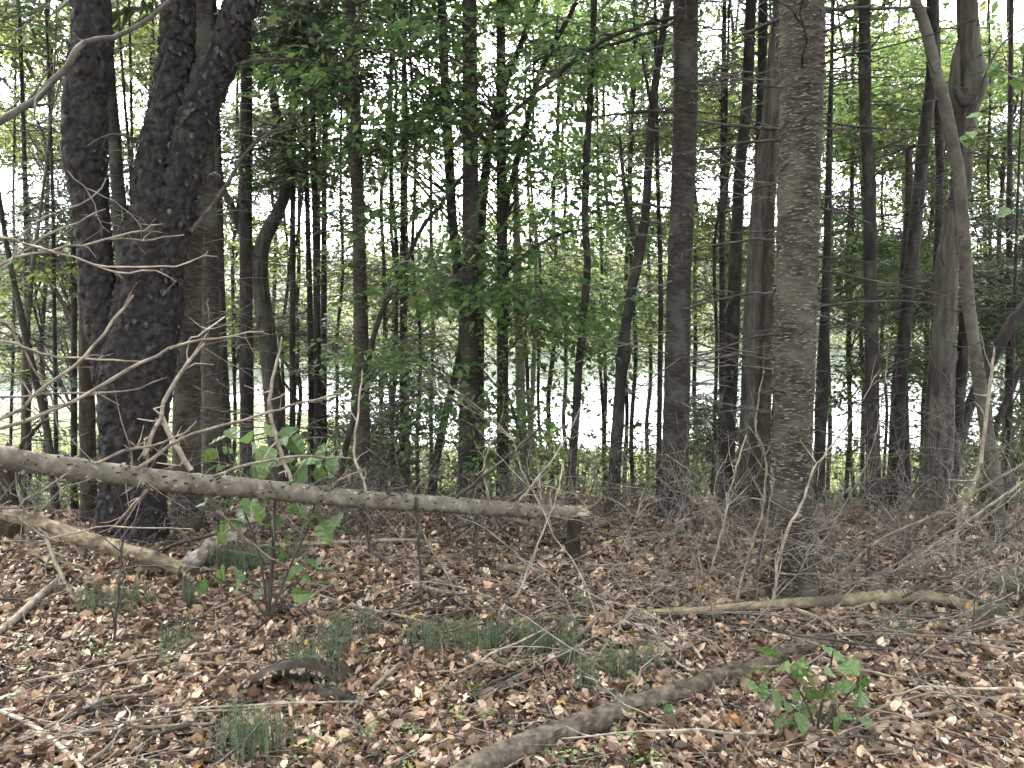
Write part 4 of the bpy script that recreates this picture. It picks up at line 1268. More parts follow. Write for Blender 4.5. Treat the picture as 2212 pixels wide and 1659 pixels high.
for pts in ([(1610, 1318, 8), (1622, 1270, 7), (1640, 1200, 5), (1655, 1130, 3)], [(1870, 1300, 9), (1872, 1250, 8), (1880, 1180, 6)], [(1900, 1295, 9), (1925, 1250, 8), (1950, 1200, 6), (1990, 1140, 3)]):
    pxbranch(yl, pts, 'darkwood', (4.35, 4.3), spurs=6)
log('fallen_log', 'pale slim log lying along the edge behind the snapped stump', [(1290, 1150, 9), (1400, 1154, 11), (1520, 1164, 12), (1680, 1172, 13)], 'palewood', ns=.06)
log('rotten_log', 'short yellow rotten log lying left of the snapped stump', [(1075, 1226, 17), (1110, 1230, 20), (1150, 1236, 18), (1180, 1240, 12)], 'yellowlog', ns=.2, nf=20, ragged=50)
log('fallen_log', 'slim grey log along the edge left of the snapped stump', [(940, 1092, 8, 6.3), (1040, 1108, 9, 6.2), (1130, 1128, 10, 6.1), (1180, 1140, 8, 6.0)], 'tanwood', ns=.06)
# rotting slab with a hollow under it
d0 = gd(640, 1490)
b = Buf()
nu, nv = 26, 12
uu, vv = np.meshgrid(np.linspace(-1, 1, nu), np.linspace(0, 1, nv))
cx, cyy = P(640, 1480, d0)[:2]
X = cx + uu * .22 + .02 * vnoise(np.stack([uu * 3, vv * 3, uu * 0], -1), 3)
Y = cyy - .06 + vv * .24 + .05 * uu
Z = H(X, Y) + (.135 - .05 * (vv - .3) ** 2 * 4) * (1 - uu ** 2 * .75) + .014 * vnoise(np.stack([uu * 9, vv * 7, uu * 0], -1), 8) - .10 * np.clip(vv - .75, 0, 1) * 2
i0 = (np.arange(nv - 1)[:, None] * nu + np.arange(nu - 1)[None]).ravel()
top = np.stack([X, Y, Z], -1)
b.add(top, np.stack([i0, i0 + 1, i0 + nu + 1, i0 + nu], -1))
bt = top.copy()
bt[..., 2] -= .022
b.add(bt, np.stack([i0, i0 + nu, i0 + nu + 1, i0 + 1], -1))
e0 = np.arange(nu - 1)
b.add(np.vstack([top[0], bt[0]]), np.stack([e0 + nu, e0 + nu + 1, e0 + 1, e0], -1))
sl = thing('bark_slab', 'curved slab of rotting bark with pale ragged rim and dark hollow beneath', 'bark slab', (cx, cyy, float(H(cx, cyy))))
b.build('slab', M['stump'], sl)
b = Buf()
n = 70
ui = R.uniform(-.9, .9, n)
px_ = np.stack([np.interp(ui, uu[0], top[0][:, q]) for q in range(3)], -1)
leaves(b, px_ + R.normal(0, .004, (n, 3)), -UP + np.array([0, -.6, 0]) + R.normal(0, .4, (n, 3)), np.array([0, -1, .4]) + R.normal(0, .3, (n, 3)), R.uniform(.008, .022, n), R.uniform(.008, .02, n), L_MID)
b.build('pale_rim', M['tanwood'], sl, kind='stuff')
log('rotten_log', 'dark crumbling log end sticking out beside the rotting bark slab', [(690, 1500, 30), (720, 1506, 32), (760, 1518, 26)], 'knot', ns=.25, nf=18, ragged=20)
tree('rotten_stump', 'dark rotten stump at the edge under the raised end of the fallen trunk', [(14, 985, 40), (8, 1060, 52), (6, 1130, 62), (4, 1185, 80)], 'stump', d=5.3, h=0, k=20, ns=.22, nf=12, cat='stump')

# ------------------------------------------------------------------ bare branches coming in at the edge, close to the camera
def RX(q):
    return [(a * .2666, 369 + c_ * .2666, w_) for a, c_, w_ in q]


dl = thing('dead_sapling', 'fallen bare treetop of pale crooked branches coming in at the edge before the black cherry', 'dead tree', (-2.2, 2.4, float(H(-2.2, 2.4))))
b = Buf()
s = smooth(np.array([[-2.2, 2.4, float(H(-2.2, 2.4)) - .05, .03], [-2.1, 2.5, .6, .027], [-2.0, 2.5, 1.1, .024], [-1.95, 2.5, 1.5, .02], [-1.95, 2.5, 2.0, .014], [-2.0, 2.5, 2.5, .008]]), 30)
tube(b, s[:, :3], s[:, 3], 10, ends=(1, 2), ns=.06)
b.build('trunk', M['tanwood'], dl)
E0 = (-300, 560, 9)
for pts, dd, mt, sp in (
        ([(-330, 480, 9)] + RX([(0, 540, 8), (90, 555, 8), (250, 600, 8), (420, 655, 8), (640, 720, 7), (800, 785, 7), (950, 790, 6), (1100, 775, 6), (1390, 770, 5), (1500, 755, 5), (1620, 705, 4), (1760, 695, 2)]), (2.5, 2.9), 'palewood', 5),
        (RX([(760, 765, 5), (840, 800, 6), (1040, 830, 6), (1230, 820, 5), (1340, 835, 4), (1430, 900, 2)]), (2.7, 2.85), 'palewood', 2),
        ([(-330, 650, 9)] + RX([(0, 765, 9), (150, 690, 9), (420, 640, 8), (680, 595, 7), (880, 560, 7), (1040, 500, 6), (1190, 475, 6), (1230, 435, 5), (1320, 430, 2)]), (2.5, 2.9), 'tanwood', 6),
        (RX([(890, 556, 4), (1040, 556, 5), (1220, 570, 5), (1330, 540, 4), (1490, 520, 4)]), (2.8, 2.9), 'tanwood', 3),
        (RX([(20, 760, 6), (200, 640, 7), (430, 500, 6), (660, 390, 6), (850, 310, 4)]), (2.55, 2.8), 'tanwood', 5),
        ([(-330, 720, 8)] + RX([(20, 800, 7), (140, 580, 6), (350, 380, 6), (580, 310, 6), (720, 235, 5), (830, 150, 4), (860, 60, 2)]), (2.5, 2.8), 'greywood', 5),
        (RX([(550, 0, 3), (680, 130, 4), (760, 270, 4), (820, 430, 3), (890, 500, 2)]), 2.8, 'greywood', 2),
        (RX([(700, 140, 4), (960, 270, 4), (1080, 380, 3), (1150, 470, 2)]), 2.8, 'greywood', 2),
        ([(-330, 960, 12)] + [(0, 905, 11), (80, 845, 11), (165, 787, 10), (195, 756, 10), (240, 700, 9), (286, 640, 8)], (2.45, 2.75), 'tanwood', 5),
        ([(-330, 690, 10)] + RX([(0, 1375, 9), (150, 1400, 9), (300, 1470, 9), (520, 1515, 8), (920, 1530, 7), (1020, 1550, 6), (1170, 1545, 4)]), (2.5, 2.75), 'palewood', 2),
        ([(-330, 1000, 14), (0, 930, 13), (89, 894, 13), (191, 850, 12), (275, 801, 12), (338, 770, 11), (404, 741, 9), (489, 727, 7), (569, 716, 4)], (2.4, 2.8), 'tanwood', 9),
        ([(404, 741, 6), (445, 715, 6), (485, 685, 4)], 2.75, 'palewood', 2),
        ([(-330, 840, 9), (0, 860, 8), (120, 850, 7), (240, 848, 6), (300, 842, 5), (360, 815, 3)], (2.5, 2.9), 'greywood', 4),
        ([(-330, 800, 9), (-20, 690, 9), (30, 720, 8), (70, 790, 7), (110, 860, 6), (130, 940, 4)], (2.5, 2.7), 'tanwood', 4),
        ([(-330, 1050, 9), (0, 1100, 8), (60, 1075, 7), (130, 1035, 6), (180, 1000, 4)], (2.5, 2.8), 'greywood', 4),
        ([(-330, 1120, 8), (0, 1110, 8), (40, 1120, 7), (107, 1163, 7), (200, 1140, 6), (330, 1140, 5), (415, 1142, 3)], (2.5, 3.2), 'palewood', 4)):
    pxbranch(dl, pts, mt, dd, spurs=sp, spl=.09, ws=.68)
b = pxbranch(None, [(-330, 420, 24), (-60, 310, 21), (0, 265, 20), (60, 228, 20), (110, 185, 19), (160, 118, 18), (178, 93, 17), (240, 80, 15), (310, 50, 13), (360, 5, 11), (420, -60, 9)], 'tanwood', (2.3, 3.0), spurs=4, k=10, spl=.2, ws=.72)
t = thing('overhanging_branch', 'grey forked branch slanting across the upper corner in front of the black cherry', 'branch', P(-330, 420, 2.3))
b.build('limb', M['limbwood'], t)
pxbranch(t, [(178, 93, 7), (168, 82, 5), (158, 72, 3)], 'limbwood', 2.75, spurs=0)
pxbranch(t, [(150, 128, 6), (135, 160, 4), (128, 190, 3), (105, 250, 2)], 'limbwood', 2.75, spurs=3)
t = thing('overhanging_branch', 'bare branch hanging from above before the smooth grey stem', 'branch', P(2300, 120, 3.0))
t['label'] = 'thin leafy maple twig reaching in at the edge before the old cavity maple'
for pts in ([(2300, 150, 5), (2212, 170, 4), (2150, 150, 3), (2090, 160, 2)], [(2300, 480, 5), (2200, 510, 4), (2140, 545, 3)], [(2300, 40, 5), (2212, 60, 4), (2160, 100, 3), (2110, 200, 3), (2085, 260, 2)]):
    pxbranch(t, pts, 'darkwood', (2.7, 3.2), spurs=3)
twig_maple = t


# ------------------------------------------------------------------ broad leaves of the two saplings and the edge twig
def leaf_mesh(name, n=9, wid=.62, pleat=.026, serr=.03, tipdrop=.12, fold=.10):
    a = np.linspace(0, 1, n)
    wv = wid / 2 * np.sin(np.pi * a ** .72) ** .95 * (1.06 - .22 * a)
    V, Fs = [], []
    for i in range(n):
        e = serr * (1 if i % 2 else -1)
        pl = pleat * (1 if i % 2 else -1)
        zc = -tipdrop * a[i] ** 2
        for q, f in ((-1, 1), (-.5, .5), (0, 0), (.5, .5), (1, 1)):
            V.append((a[i] + (.05 * abs(q)) * (a[i] < .95), q * wv[i] * (1 + (e if abs(q) == 1 else 0)), zc + fold * abs(q) * wv[i] * 2 + pl * (abs(q) > 0)))
    for i in range(n - 1):
        for q in range(4):
            k0 = i * 5 + q
            Fs.append((k0, k0 + 1, k0 + 6, k0 + 5))
    me = bpy.data.meshes.new(name)
    me.from_pydata(V, [], Fs)
    me.materials.append(M['sapling_leaf'])
    me.polygons.foreach_set('use_smooth', np.zeros(len(Fs), bool))
    me.update()
    return me


LM = [leaf_mesh('broad_leaf', 9, .60), leaf_mesh('broad_leaf', 9, .70, fold=.2, tipdrop=.22), leaf_mesh('broad_leaf', 9, .55, fold=.05, tipdrop=.3)]


def put_leaf(t, p, d, nrm, L, me, name='leaf', mat=None):
    d = unit(d)
    s_ = unit(np.cross(nrm, d))
    u_ = np.cross(d, s_)
    o = bpy.data.objects.new(name, me)
    sc.collection.objects.link(o)
    m4 = Matrix(((d[0] * L, s_[0] * L, u_[0] * L, 0), (d[1] * L, s_[1] * L, u_[1] * L, 0), (d[2] * L, s_[2] * L, u_[2] * L, 0), (0, 0, 0, 1)))
    m4.translation = Vector(p - ORG[t.name])
    o.parent = t
    o.matrix_local = m4
    return o


def sapling(name, label, stems, lv, dd, L, cat='shrub', spread=.22):
    g = gd(*stems[0][0][:2])
    base = P(stems[0][0][0], stems[0][0][1], g)
    t = thing(name, label, cat, base)
    sp = []
    for st in stems:
        q = np.array([np.append(P(a, b_, dd if i else g), w_ / F * dd / 2) for i, (a, b_, w_) in enumerate(st)])
        s = smooth(q, 16)
        b = Buf()
        tube(b, s[:, :3], s[:, 3], 7, ends=(0, 2), ns=.08, nf=30)
        b.build('stem', M['darkwood'], t)
        sp.append(s[:, :3])
    sp = np.concatenate(sp)
    tw = Buf()
    for (px, py) in lv:
        e = dd + R.uniform(-spread, spread)
        p = P(px, py, e)
        j = np.argmin(np.linalg.norm((sp - p) * np.array([1, 1, 1.3]) + np.array([0, 0, .05]), axis=1))
        hor = p - sp[j]
        d = unit(hor * np.array([1, 1, .4]) + R.normal(0, .25, 3) * .3 + np.array([0, 0, -.12 * np.linalg.norm(hor)]))
        l = L * R.uniform(.7, 1.2)
        st = p - d * l * .5
        nr = unit(UP * .8 + R.normal(0, .6, 3) + np.array([0, -.35, 0]))
        put_leaf(t, st, d, nr, l, LM[R.integers(3)])
        m_ = (sp[j] + st) / 2 + UP * .02
        tubes(tw, np.array([[sp[j], m_, st]]), np.array([[.0022, .0016, .001]]), 4)
    tw.build('twig_spray', M['darkwood'], t, kind='stuff')
    return t


lvA = [(470, 950), (492, 972), (452, 985), (548, 972), (573, 988), (520, 1004), (608, 998), (590, 972), (632, 1008), (662, 1000), (692, 985), (703, 965), (716, 1000), (690, 1022), (650, 1028), (560, 1018), (480, 1010),
       (726, 955), (640, 962), (610, 950), (668, 970), (500, 935), (535, 945), (585, 935), (622, 935), (455, 1010), (440, 1085), (462, 1078), (500, 1080), (730, 985), (440, 1268), (478, 1240), (508, 1268), (545, 1262),
       (470, 1252), (600, 1282), (622, 1252), (650, 1285), (682, 1212), (640, 1228), (690, 1255), (560, 1282), (515, 1240), (660, 1250), (700, 1230), (590, 1180), (560, 1110), (600, 1130), (650, 1098), (690, 1108), (722, 1128),
       (520, 1112), (484, 1150), (702, 1150), (620, 1160), (570, 1085), (540, 1090), (630, 1095), (662, 1125), (740, 1140), (500, 1130), (580, 1135), (610, 1200), (695, 1080)]
sapling('broadleaf_shrub', 'upright green shrub with pleated leaves standing behind and below the fallen trunk', [[(578, 1350, 10), (584, 1280, 9), (590, 1180, 8), (594, 1080, 6), (600, 960, 4)], [(578, 1350, 7), (620, 1240, 5), (668, 1130, 4), (700, 1000, 3)],
        [(578, 1350, 6), (600, 1290, 5), (650, 1250, 3), (690, 1215, 2)], [(580, 1340, 6), (560, 1200, 5), (520, 1080, 4), (490, 960, 3)], [(580, 1345, 5), (540, 1290, 4), (470, 1250, 3)]], lvA, gd(578, 1350), .142)
lvB = [(1660, 1405), (1640, 1440), (1690, 1440), (1625, 1480), (1670, 1490), (1748, 1468), (1716, 1498), (1762, 1500), (1800, 1412), (1792, 1452), (1832, 1440), (1818, 1482), (1856, 1480), (1862, 1506), (1780, 1520), (1812, 1524),
       (1700, 1522), (1648, 1492), (1740, 1532), (1772, 1545), (1832, 1548), (1810, 1562), (1690, 1556), (1706, 1572), (1760, 1586), (1850, 1524), (1872, 1560), (1732, 1560), (1790, 1492), (1752, 1440), (1728, 1470), (1680, 1510), (1845, 1500), (1768, 1565), (1725, 1445)]
sapling('beech_seedling', 'bushy clump of toothed green leaves low in the dry litter in front', [[(1762, 1592, 7), (1750, 1540, 6), (1720, 1480, 5), (1680, 1430, 3)], [(1764, 1592, 7), (1772, 1530, 6), (1790, 1460, 5), (1800, 1405, 3)],
        [(1762, 1592, 6), (1735, 1550, 5), (1690, 1510, 4), (1640, 1480, 3)], [(1766, 1592, 6), (1800, 1540, 5), (1840, 1490, 4), (1858, 1460, 3)], [(1764, 1592, 5), (1800, 1565, 4), (1850, 1545, 3)]], lvB, gd(1762, 1592), .105, spread=.18)
for (px, py, e) in ((2100, 243, 3.0), (2088, 252, 3.0), (2095, 285, 3.0), (2088, 300, 2.95), (2082, 292, 3.0), (2172, 430, 2.8), (2182, 450, 2.8), (2140, 520, 2.8), (2160, 512, 2.8), (2128, 535, 2.9), (2205, 95, 2.9), (2190, 170, 2.9), (2160, 140, 3.0), (2212, 200, 2.8), (2200, 520, 2.8)):
    put_leaf(twig_maple, P(px, py, e), R.normal(size=3) * np.array([1, 1, .4]) - UP * .3, UP + R.normal(0, .4, 3), .075, LM[R.integers(3)])
for i, (px, py, lab) in enumerate(((1540, 1205, 'tiny plant with one round leaf in the brush before the tall straight spruce'), (1660, 1300, 'pale green fern-like sprig at the foot of the flaky fir'), (820, 1222, 'single small leaf sprig near the hanging twig of the fallen trunk'),
                                   (1880, 1405, 'lone yellowish leaf sprig on litter behind the bushy toothed clump'), (1430, 1545, 'small sprig growing against the round grey log in front'), (890, 1585, 'narrow green leaf sprig on open litter, bottom of the picture'),
                                   (330, 1612, 'long flat green leaf lying beside crossed sticks, lower corner'), (1040, 1505, 'long-bladed green sprig on the litter behind the grey log'))):
    e = gd(px, py)
    base = P(px, py, e)
    t = thing('leaf_sprig', lab, 'seedling', base)
    b = Buf()
    tubes(b, np.array([[base - UP * .02, base + UP * .02, base + UP * .04 + np.array([.01, 0, 0])]]), np.array([[.002, .0015, .001]]), 4)
    b.build('stem', M['darkwood'], t)
    for q in range((2, 4, 1, 1, 4, 2, 1, 5)[i]):
        put_leaf(t, base + UP * R.uniform(.02, .05), R.normal(size=3) * np.array([1, 1, .15]), UP + R.normal(0, .35, 3) + np.array([0, -.4, 0]), R.uniform(.05, .09), LM[R.integers(3)])

# ------------------------------------------------------------------ dead brush
def shrub_stem(b, base, d, L, r, nb=8, curv=.3):
    s = np.linspace(0, 1, 10)[:, None]
    bend = unit(R.normal(size=3)) * np.array([1, 1, .3])
    p = base + d * L * s + bend * curv * L * s ** 2 * .5
    p[1:] += np.cumsum(R.normal(0, .012 * L, (9, 3)), 0)
    tubes(b, p[None], (r * np.linspace(1, .3, 10))[None], 5)
    q = R.integers(2, 9, nb)
    bd = unit(d * .5 + R.normal(0, .6, (nb, 3)))
    bl = L * R.uniform(.25, .55, (nb, 1))
    s6 = np.linspace(0, 1, 6)[None, :, None]
    bp = p[q][:, None] + bd[:, None] * bl[:, None] * s6 + R.normal(0, .16, (nb, 1, 3)) * bl[:, None] * s6 ** 2
    bp[:, 1:] += np.cumsum(R.normal(0, .012, (nb, 5, 3)), 1)
    tubes(b, bp, (r * .5 * np.linspace(1, .35, 6))[None].repeat(nb, 0), 4)
    m_ = nb * 4
    i = R.integers(0, nb, m_)
    j = R.integers(1, 6, m_)
    cd = unit(bd[i] + R.normal(0, .7, (m_, 3)))
    cl = R.uniform(.06, .26, (m_, 1))
    st = bp[i, j]
    tubes(b, np.stack([st, st + cd * cl * .5 + R.normal(0, .012, (m_, 3)), st + cd * cl + R.normal(0, .03, (m_, 3))], 1), np.array([.0018, .0014, .0009])[None].repeat(m_, 0), 3)


shr = [(1760, 1298, 'tangle of bare twigs leaning past the base of the flaky fir'), (1850, 1288, 'bare shrub behind the yellowish log, below the blackish trunk'), (1935, 1205, 'bare shrub in front of the leaning dark maple'),
       (1590, 1312, 'bare shrub growing up before the furrowed maple'), (1500, 1292, 'bare shrub in front of the tall straight spruce'), (1400, 1225, 'bare low shrub between snapped stump and tall straight spruce'),
       (2060, 1252, 'bare shrub near the orange cut end of the yellowish log'), (2150, 1210, 'bare shrub before the smooth curved grey stem'), (1990, 1180, 'bare shrub at the foot of the old cavity maple'),
       (1650, 1235, 'bare shrub half behind the flaky fir'), (1345, 1340, 'bare twigs at the thin end of the yellowish log'), (2195, 1310, 'bare shrub at the edge beyond the orange cut end'), (1560, 1420, 'bare twigs arching over the brown rough log piece'), (2080, 1390, 'bare sprawling twigs before the orange cut end')]
for px, py, lab in shr:
    e = gd(px, py)
    base = P(px, py, e)
    t = thing('dead_shrub', lab, 'dead shrub', base)
    for q in range(3):
        b = Buf()
        d = unit(np.array([R.normal(.15, .55), R.normal(0, .35), R.uniform(.6, 1.1)]))
        shrub_stem(b, base + R.normal(0, .06, 3) * np.array([1, 1, 0]) - UP * .03, d, R.uniform(.5, 1.25), R.uniform(.0035, .0065), 8)
        b.build('stem', M[('greywood', 'tanwood', 'palewood')[(q + len(lab)) % 3] if R.random() < .6 else 'greywood'], t)
marks = [(60, 'the bent dark sapling'), (185, 'the shaggy reddish trunk'), (285, 'the black cherry'), (405, 'the fir pair'), (535, 'the dark round trunk'), (606, 'the grey forked tree'), (688, 'the parallel dark poles'), (783, 'the pale lichened spruce'),
         (880, 'the young low conifer'), (1008, 'the middle grey spruce'), (1128, 'the pale grey snag'), (1232, 'the wavy black stem'), (1325, 'the knobbed black stem'), (1455, 'the tall straight spruce'), (1600, 'the furrowed maple'),
         (1714, 'the flaky fir'), (1888, 'the blackish straight trunk'), (2010, 'the old cavity maple'), (2157, 'the smooth curved stem')]
edge = [(px, 'bare twiggy shrub on the bank edge, right in front of ' + nm) for px, nm in marks]
edge += [((a[0] + c_[0]) / 2, 'bare twiggy shrub on the bank edge, between ' + a[1][4:] + ' and ' + c_[1][4:]) for a, c_ in zip(marks, marks[1:])]
for px, lab in edge:
    py = R.uniform(1135, 1172)
    e = gd(px, py)
    base = P(px, py, e)
    t = thing('dead_shrub', lab, 'dead shrub', base, 'bare shrubs along the edge of the bank')
    for q in range(3):
        b = Buf()
        d = unit(np.array([R.normal(0, .7), R.normal(0, .4), R.uniform(.3, .8)]))
        shrub_stem(b, base + R.normal(0, .12, 3) * np.array([1, 1, 0]) - UP * .03, d, R.uniform(.4, 1.0), R.uniform(.0026, .0048), 10)
        b.build('stem', M['greywood'] if q else M['darkwood'], t)

for px, lab in [(q[0] + R.normal(0, 15), q[1].replace('bare twiggy shrub on the bank edge, right in front of', 'leafy green shrub down the slope, right behind').replace('bare twiggy shrub on the bank edge, between', 'leafy green shrub down the slope, seen between')) for q in edge]:
    y0 = R.uniform(8.5, 13)
    x0 = float(P(px, 1050, y0)[0])
    z0 = float(H(x0, y0))
    t = thing('slope_shrub', lab, 'shrub', (x0, y0, z0), 'leafy shrubs on the slope below the bank edge')
    nb = 30
    hh = R.uniform(1.0, 1.6)
    D = unit(R.normal(size=(nb, 3)) * np.array([1, 1, .4]) + UP * .5)
    O = np.array([x0, y0, z0]) + D * R.uniform(.1, .6, (nb, 1)) * np.array([1, 1, hh * 1.5]) + UP * .4
    lb, wb = Buf(), Buf()
    sprays(lb, None, O, D, R.uniform(.4, .75, nb), 24, .085)
    st = np.repeat(np.array([[x0, y0, z0 - .05]]), nb, 0)
    tubes(wb, np.stack([st, st * .5 + O * .5, O], 1), np.array([.010, .007, .003])[None].repeat(nb, 0))
    lb.build('foliage', M['leaf_mid' if R.random() < .5 else 'shrub_leaf'], t)
    wb.build('stem', M['darkwood'], t, kind='stuff')

# long leaning dead stems, one thing each
for lab, pts, mt, dd in (
        ('long dark dead branch rising diagonally from the flaky fir toward the edge', [(1764, 1299, 10), (1820, 1240, 9), (1875, 1183, 9), (1946, 1143, 8), (2031, 1108, 7), (2130, 1050, 6), (2212, 1001, 5), (2290, 950, 4)], 'tanwood', (4.4, 4.9)),
        ('pale crooked dead stem standing before the smooth curved grey stem', [(2062, 1256, 11), (2064, 1165, 11), (2088, 1085, 11), (2115, 1019, 10), (2133, 885, 9), (2142, 800, 8), (2148, 750, 4)], 'palewood', (4.8, 4.8)),
        ('dark forked dead stem leaning toward the old cavity maple', [(1895, 1310, 9), (1930, 1240, 9), (1958, 1170, 9), (1985, 1110, 8), (2020, 1000, 7), (2050, 880, 5), (2070, 760, 3)], 'darkwood', (4.4, 5.2)),
        ('pale dead stem leaning against the flaky fir', [(1672, 1300, 9), (1680, 1220, 9), (1700, 1150, 9), (1735, 1080, 8), (1760, 1010, 6), (1830, 920, 4), (1900, 800, 2)], 'palewood', (4.2, 4.3)),
        ('crooked dead stem in front of the furrowed maple', [(1585, 1320, 10), (1605, 1240, 10), (1632, 1160, 9), (1655, 1060, 8), (1652, 980, 7), (1632, 930, 6), (1640, 860, 5), (1650, 800, 3)], 'tanwood', (4.3, 4.8)),
        ('thin pale dead stem rising past the tall straight spruce', [(1530, 1250, 7), (1560, 1150, 7), (1580, 1050, 6), (1612, 940, 4)], 'palewood', (4.9, 5.0)),
        ('long pale dead pole slanting from the edge down onto the litter', [(2290, 1000, 8), (2212, 1040, 8), (2100, 1120, 8), (2000, 1190, 7), (1930, 1235, 5)], 'palewood', (5.0, 4.9)),
        ('arching dead twig between the flaky fir and the blackish trunk', [(1700, 1290, 6), (1760, 1200, 6), (1830, 1080, 5), (1880, 980, 4), (1905, 870, 3), (1920, 740, 2)], 'greywood', (4.5, 5.2)),
        ('dark dead stem coming in low at the right edge', [(1950, 1290, 8), (2040, 1240, 9), (2120, 1190, 8), (2212, 1120, 6), (2280, 1070, 4)], 'darkwood', (4.3, 4.6)),
        ('mossy dead stem fallen from the black cherry toward the litter', [(96, 1150, 13), (115, 1200, 13), (142, 1265, 12), (178, 1318, 12), (214, 1375, 11), (262, 1430, 8)], 'tanwood', (4.9, 3.75)),
        ('thin upright dead stem before the peeled tan log', [(245, 1410, 8), (250, 1330, 8), (258, 1240, 7), (272, 1130, 5), (290, 1060, 3)], 'darkwood', (3.85, 4.1)),
        ('pale slanting stick leaning on the fallen trunk near its broken end', [(1090, 1360, 6), (1120, 1280, 7), (1160, 1180, 6), (1200, 1080, 5), (1215, 1000, 4)], 'palewood', (4.3, 4.8)),
        ('thin brown stick propped against the fallen trunk, middle', [(1010, 1340, 6), (960, 1230, 7), (905, 1140, 6), (880, 1060, 4)], 'tanwood', (4.3, 4.5)),
        ('grey slanting stick crossing in front of the snapped stump', [(1260, 1400, 5), (1220, 1290, 6), (1150, 1230, 6), (1060, 1150, 5), (980, 1110, 3)], 'greywood', (3.9, 4.6))):
    b = pxbranch(None, pts, mt, dd, spurs=16, spl=.22, k=7, ws=.75)
    q = P(pts[0][0], pts[0][1], dd[0])
    b.build('dead_branch', M[mt], None, loc=q)
    tag(bpy.data.objects[-1] if False else sc.collection.objects[-1], lab, 'dead branch')

# ------------------------------------------------------------------ sticks on the ground
def gstick(pts, k=7, lift=.6):
    q = []
    for a in pts:
        e = gd(a[0], a[1])
        p_ = P(a[0], a[1], e)
        r = a[2] / F * e / 2
        q.append([p_[0], p_[1], float(H(p_[0], p_[1])) + r * lift + .030, r * 1.15])
    s = smooth(np.array(q), max(10, len(q) * 5))
    b = Buf()
    tube(b, s[:, :3], np.maximum(s[:, 3], .001), k, ends=(2, 2), ns=.1, nf=35)
    return b, s


for lab, pts, mt in (
        ('curved brown stick lying on litter below the middle of the fallen trunk', [(877, 1267, 11), (925, 1287, 12), (1000, 1300, 11), (1060, 1303, 8)], 'tanwood'),
        ('thick pale stick at the bottom corner pointing down out of view', [(-20, 1550, 10), (50, 1577, 11), (100, 1607, 11), (150, 1650, 10), (185, 1690, 8)], 'palewood'),
        ('grey stick rising from the bottom corner over the litter', [(-20, 1650, 9), (55, 1612, 9), (125, 1580, 8), (175, 1555, 8), (240, 1525, 7), (350, 1515, 4)], 'greywood'),
        ('straight pale stick lying level in the lower corner', [(115, 1602, 7), (250, 1595, 8), (400, 1585, 8), (530, 1580, 5)], 'tanwood'),
        ('long dark bent stick below the rotting bark slab', [(185, 1585, 6), (300, 1610, 8), (425, 1580, 8), (500, 1545, 7), (600, 1520, 7), (650, 1505, 4)], 'darkwood'),
        ('broken pale stick right of the rotting bark slab', [(875, 1440, 8), (825, 1485, 9), (800, 1510, 9), (750, 1562, 6)], 'tanwood'),
        ('tan stick pointing out from the bushy toothed clump to the edge', [(1896, 1572, 7), (2006, 1560, 8), (2106, 1540, 8), (2136, 1526, 8), (2240, 1525, 7)], 'tanwood'),
        ('short pale prong crossing the tan stick at the edge', [(1996, 1520, 5), (2060, 1520, 5), (2136, 1526, 4)], 'palewood'),
        ('pale stick running from the yellowish log down past the brown log piece', [(1706, 1326, 8), (1771, 1352, 8), (1826, 1395, 7), (1900, 1432, 4)], 'palewood'),
        ('kinked pale stick lying behind the grey log in front', [(1271, 1310, 5), (1356, 1360, 7), (1406, 1372, 7), (1466, 1450, 6), (1530, 1465, 4)], 'palewood'),
        ('pale stick lying across the grey log end down to the bottom', [(1456, 1358, 5), (1506, 1425, 6), (1536, 1480, 6), (1556, 1535, 7), (1576, 1585, 6), (1640, 1680, 5)], 'palewood'),
        ('long thin stick crossing litter behind the bushy toothed clump', [(1826, 1398, 5), (2000, 1432, 6), (2120, 1455, 6), (2240, 1482, 5)], 'tanwood'),
        ('straight tan stick at the edge below the orange cut end', [(1956, 1372, 7), (2106, 1405, 8), (2240, 1428, 7)], 'tanwood'),
        ('pale stick slanting down at the edge beside the orange cut end', [(2050, 1268, 7), (2120, 1310, 8), (2206, 1362, 7), (2260, 1390, 6)], 'palewood'),
        ('pale twig left of the snapped stump on bare litter', [(690, 1300, 5), (800, 1330, 6), (900, 1352, 5), (960, 1380, 3)], 'palewood'),
        ('pale weathered root-like stick on the bank in the lower corner', [(-20, 1395, 15), (40, 1350, 17), (90, 1300, 16), (140, 1255, 10)], 'tanwood'),
        ('long thin stick in front of the black cherry base', [(560, 1190, 6), (700, 1185, 8), (860, 1178, 8), (960, 1180, 5)], 'palewood'),
        ('pale thin stick before the flaky fir base', [(1770, 1262, 5), (1860, 1262, 6), (1990, 1258, 5)], 'palewood')):
    b, s = gstick(pts)
    q = s[len(s) // 2, :3].copy()
    o = b.build('fallen_stick', M[mt], None, loc=q)
    tag(o, lab, 'stick')
mts = ['palewood', 'tanwood', 'greywood', 'tanwood', 'darkwood']
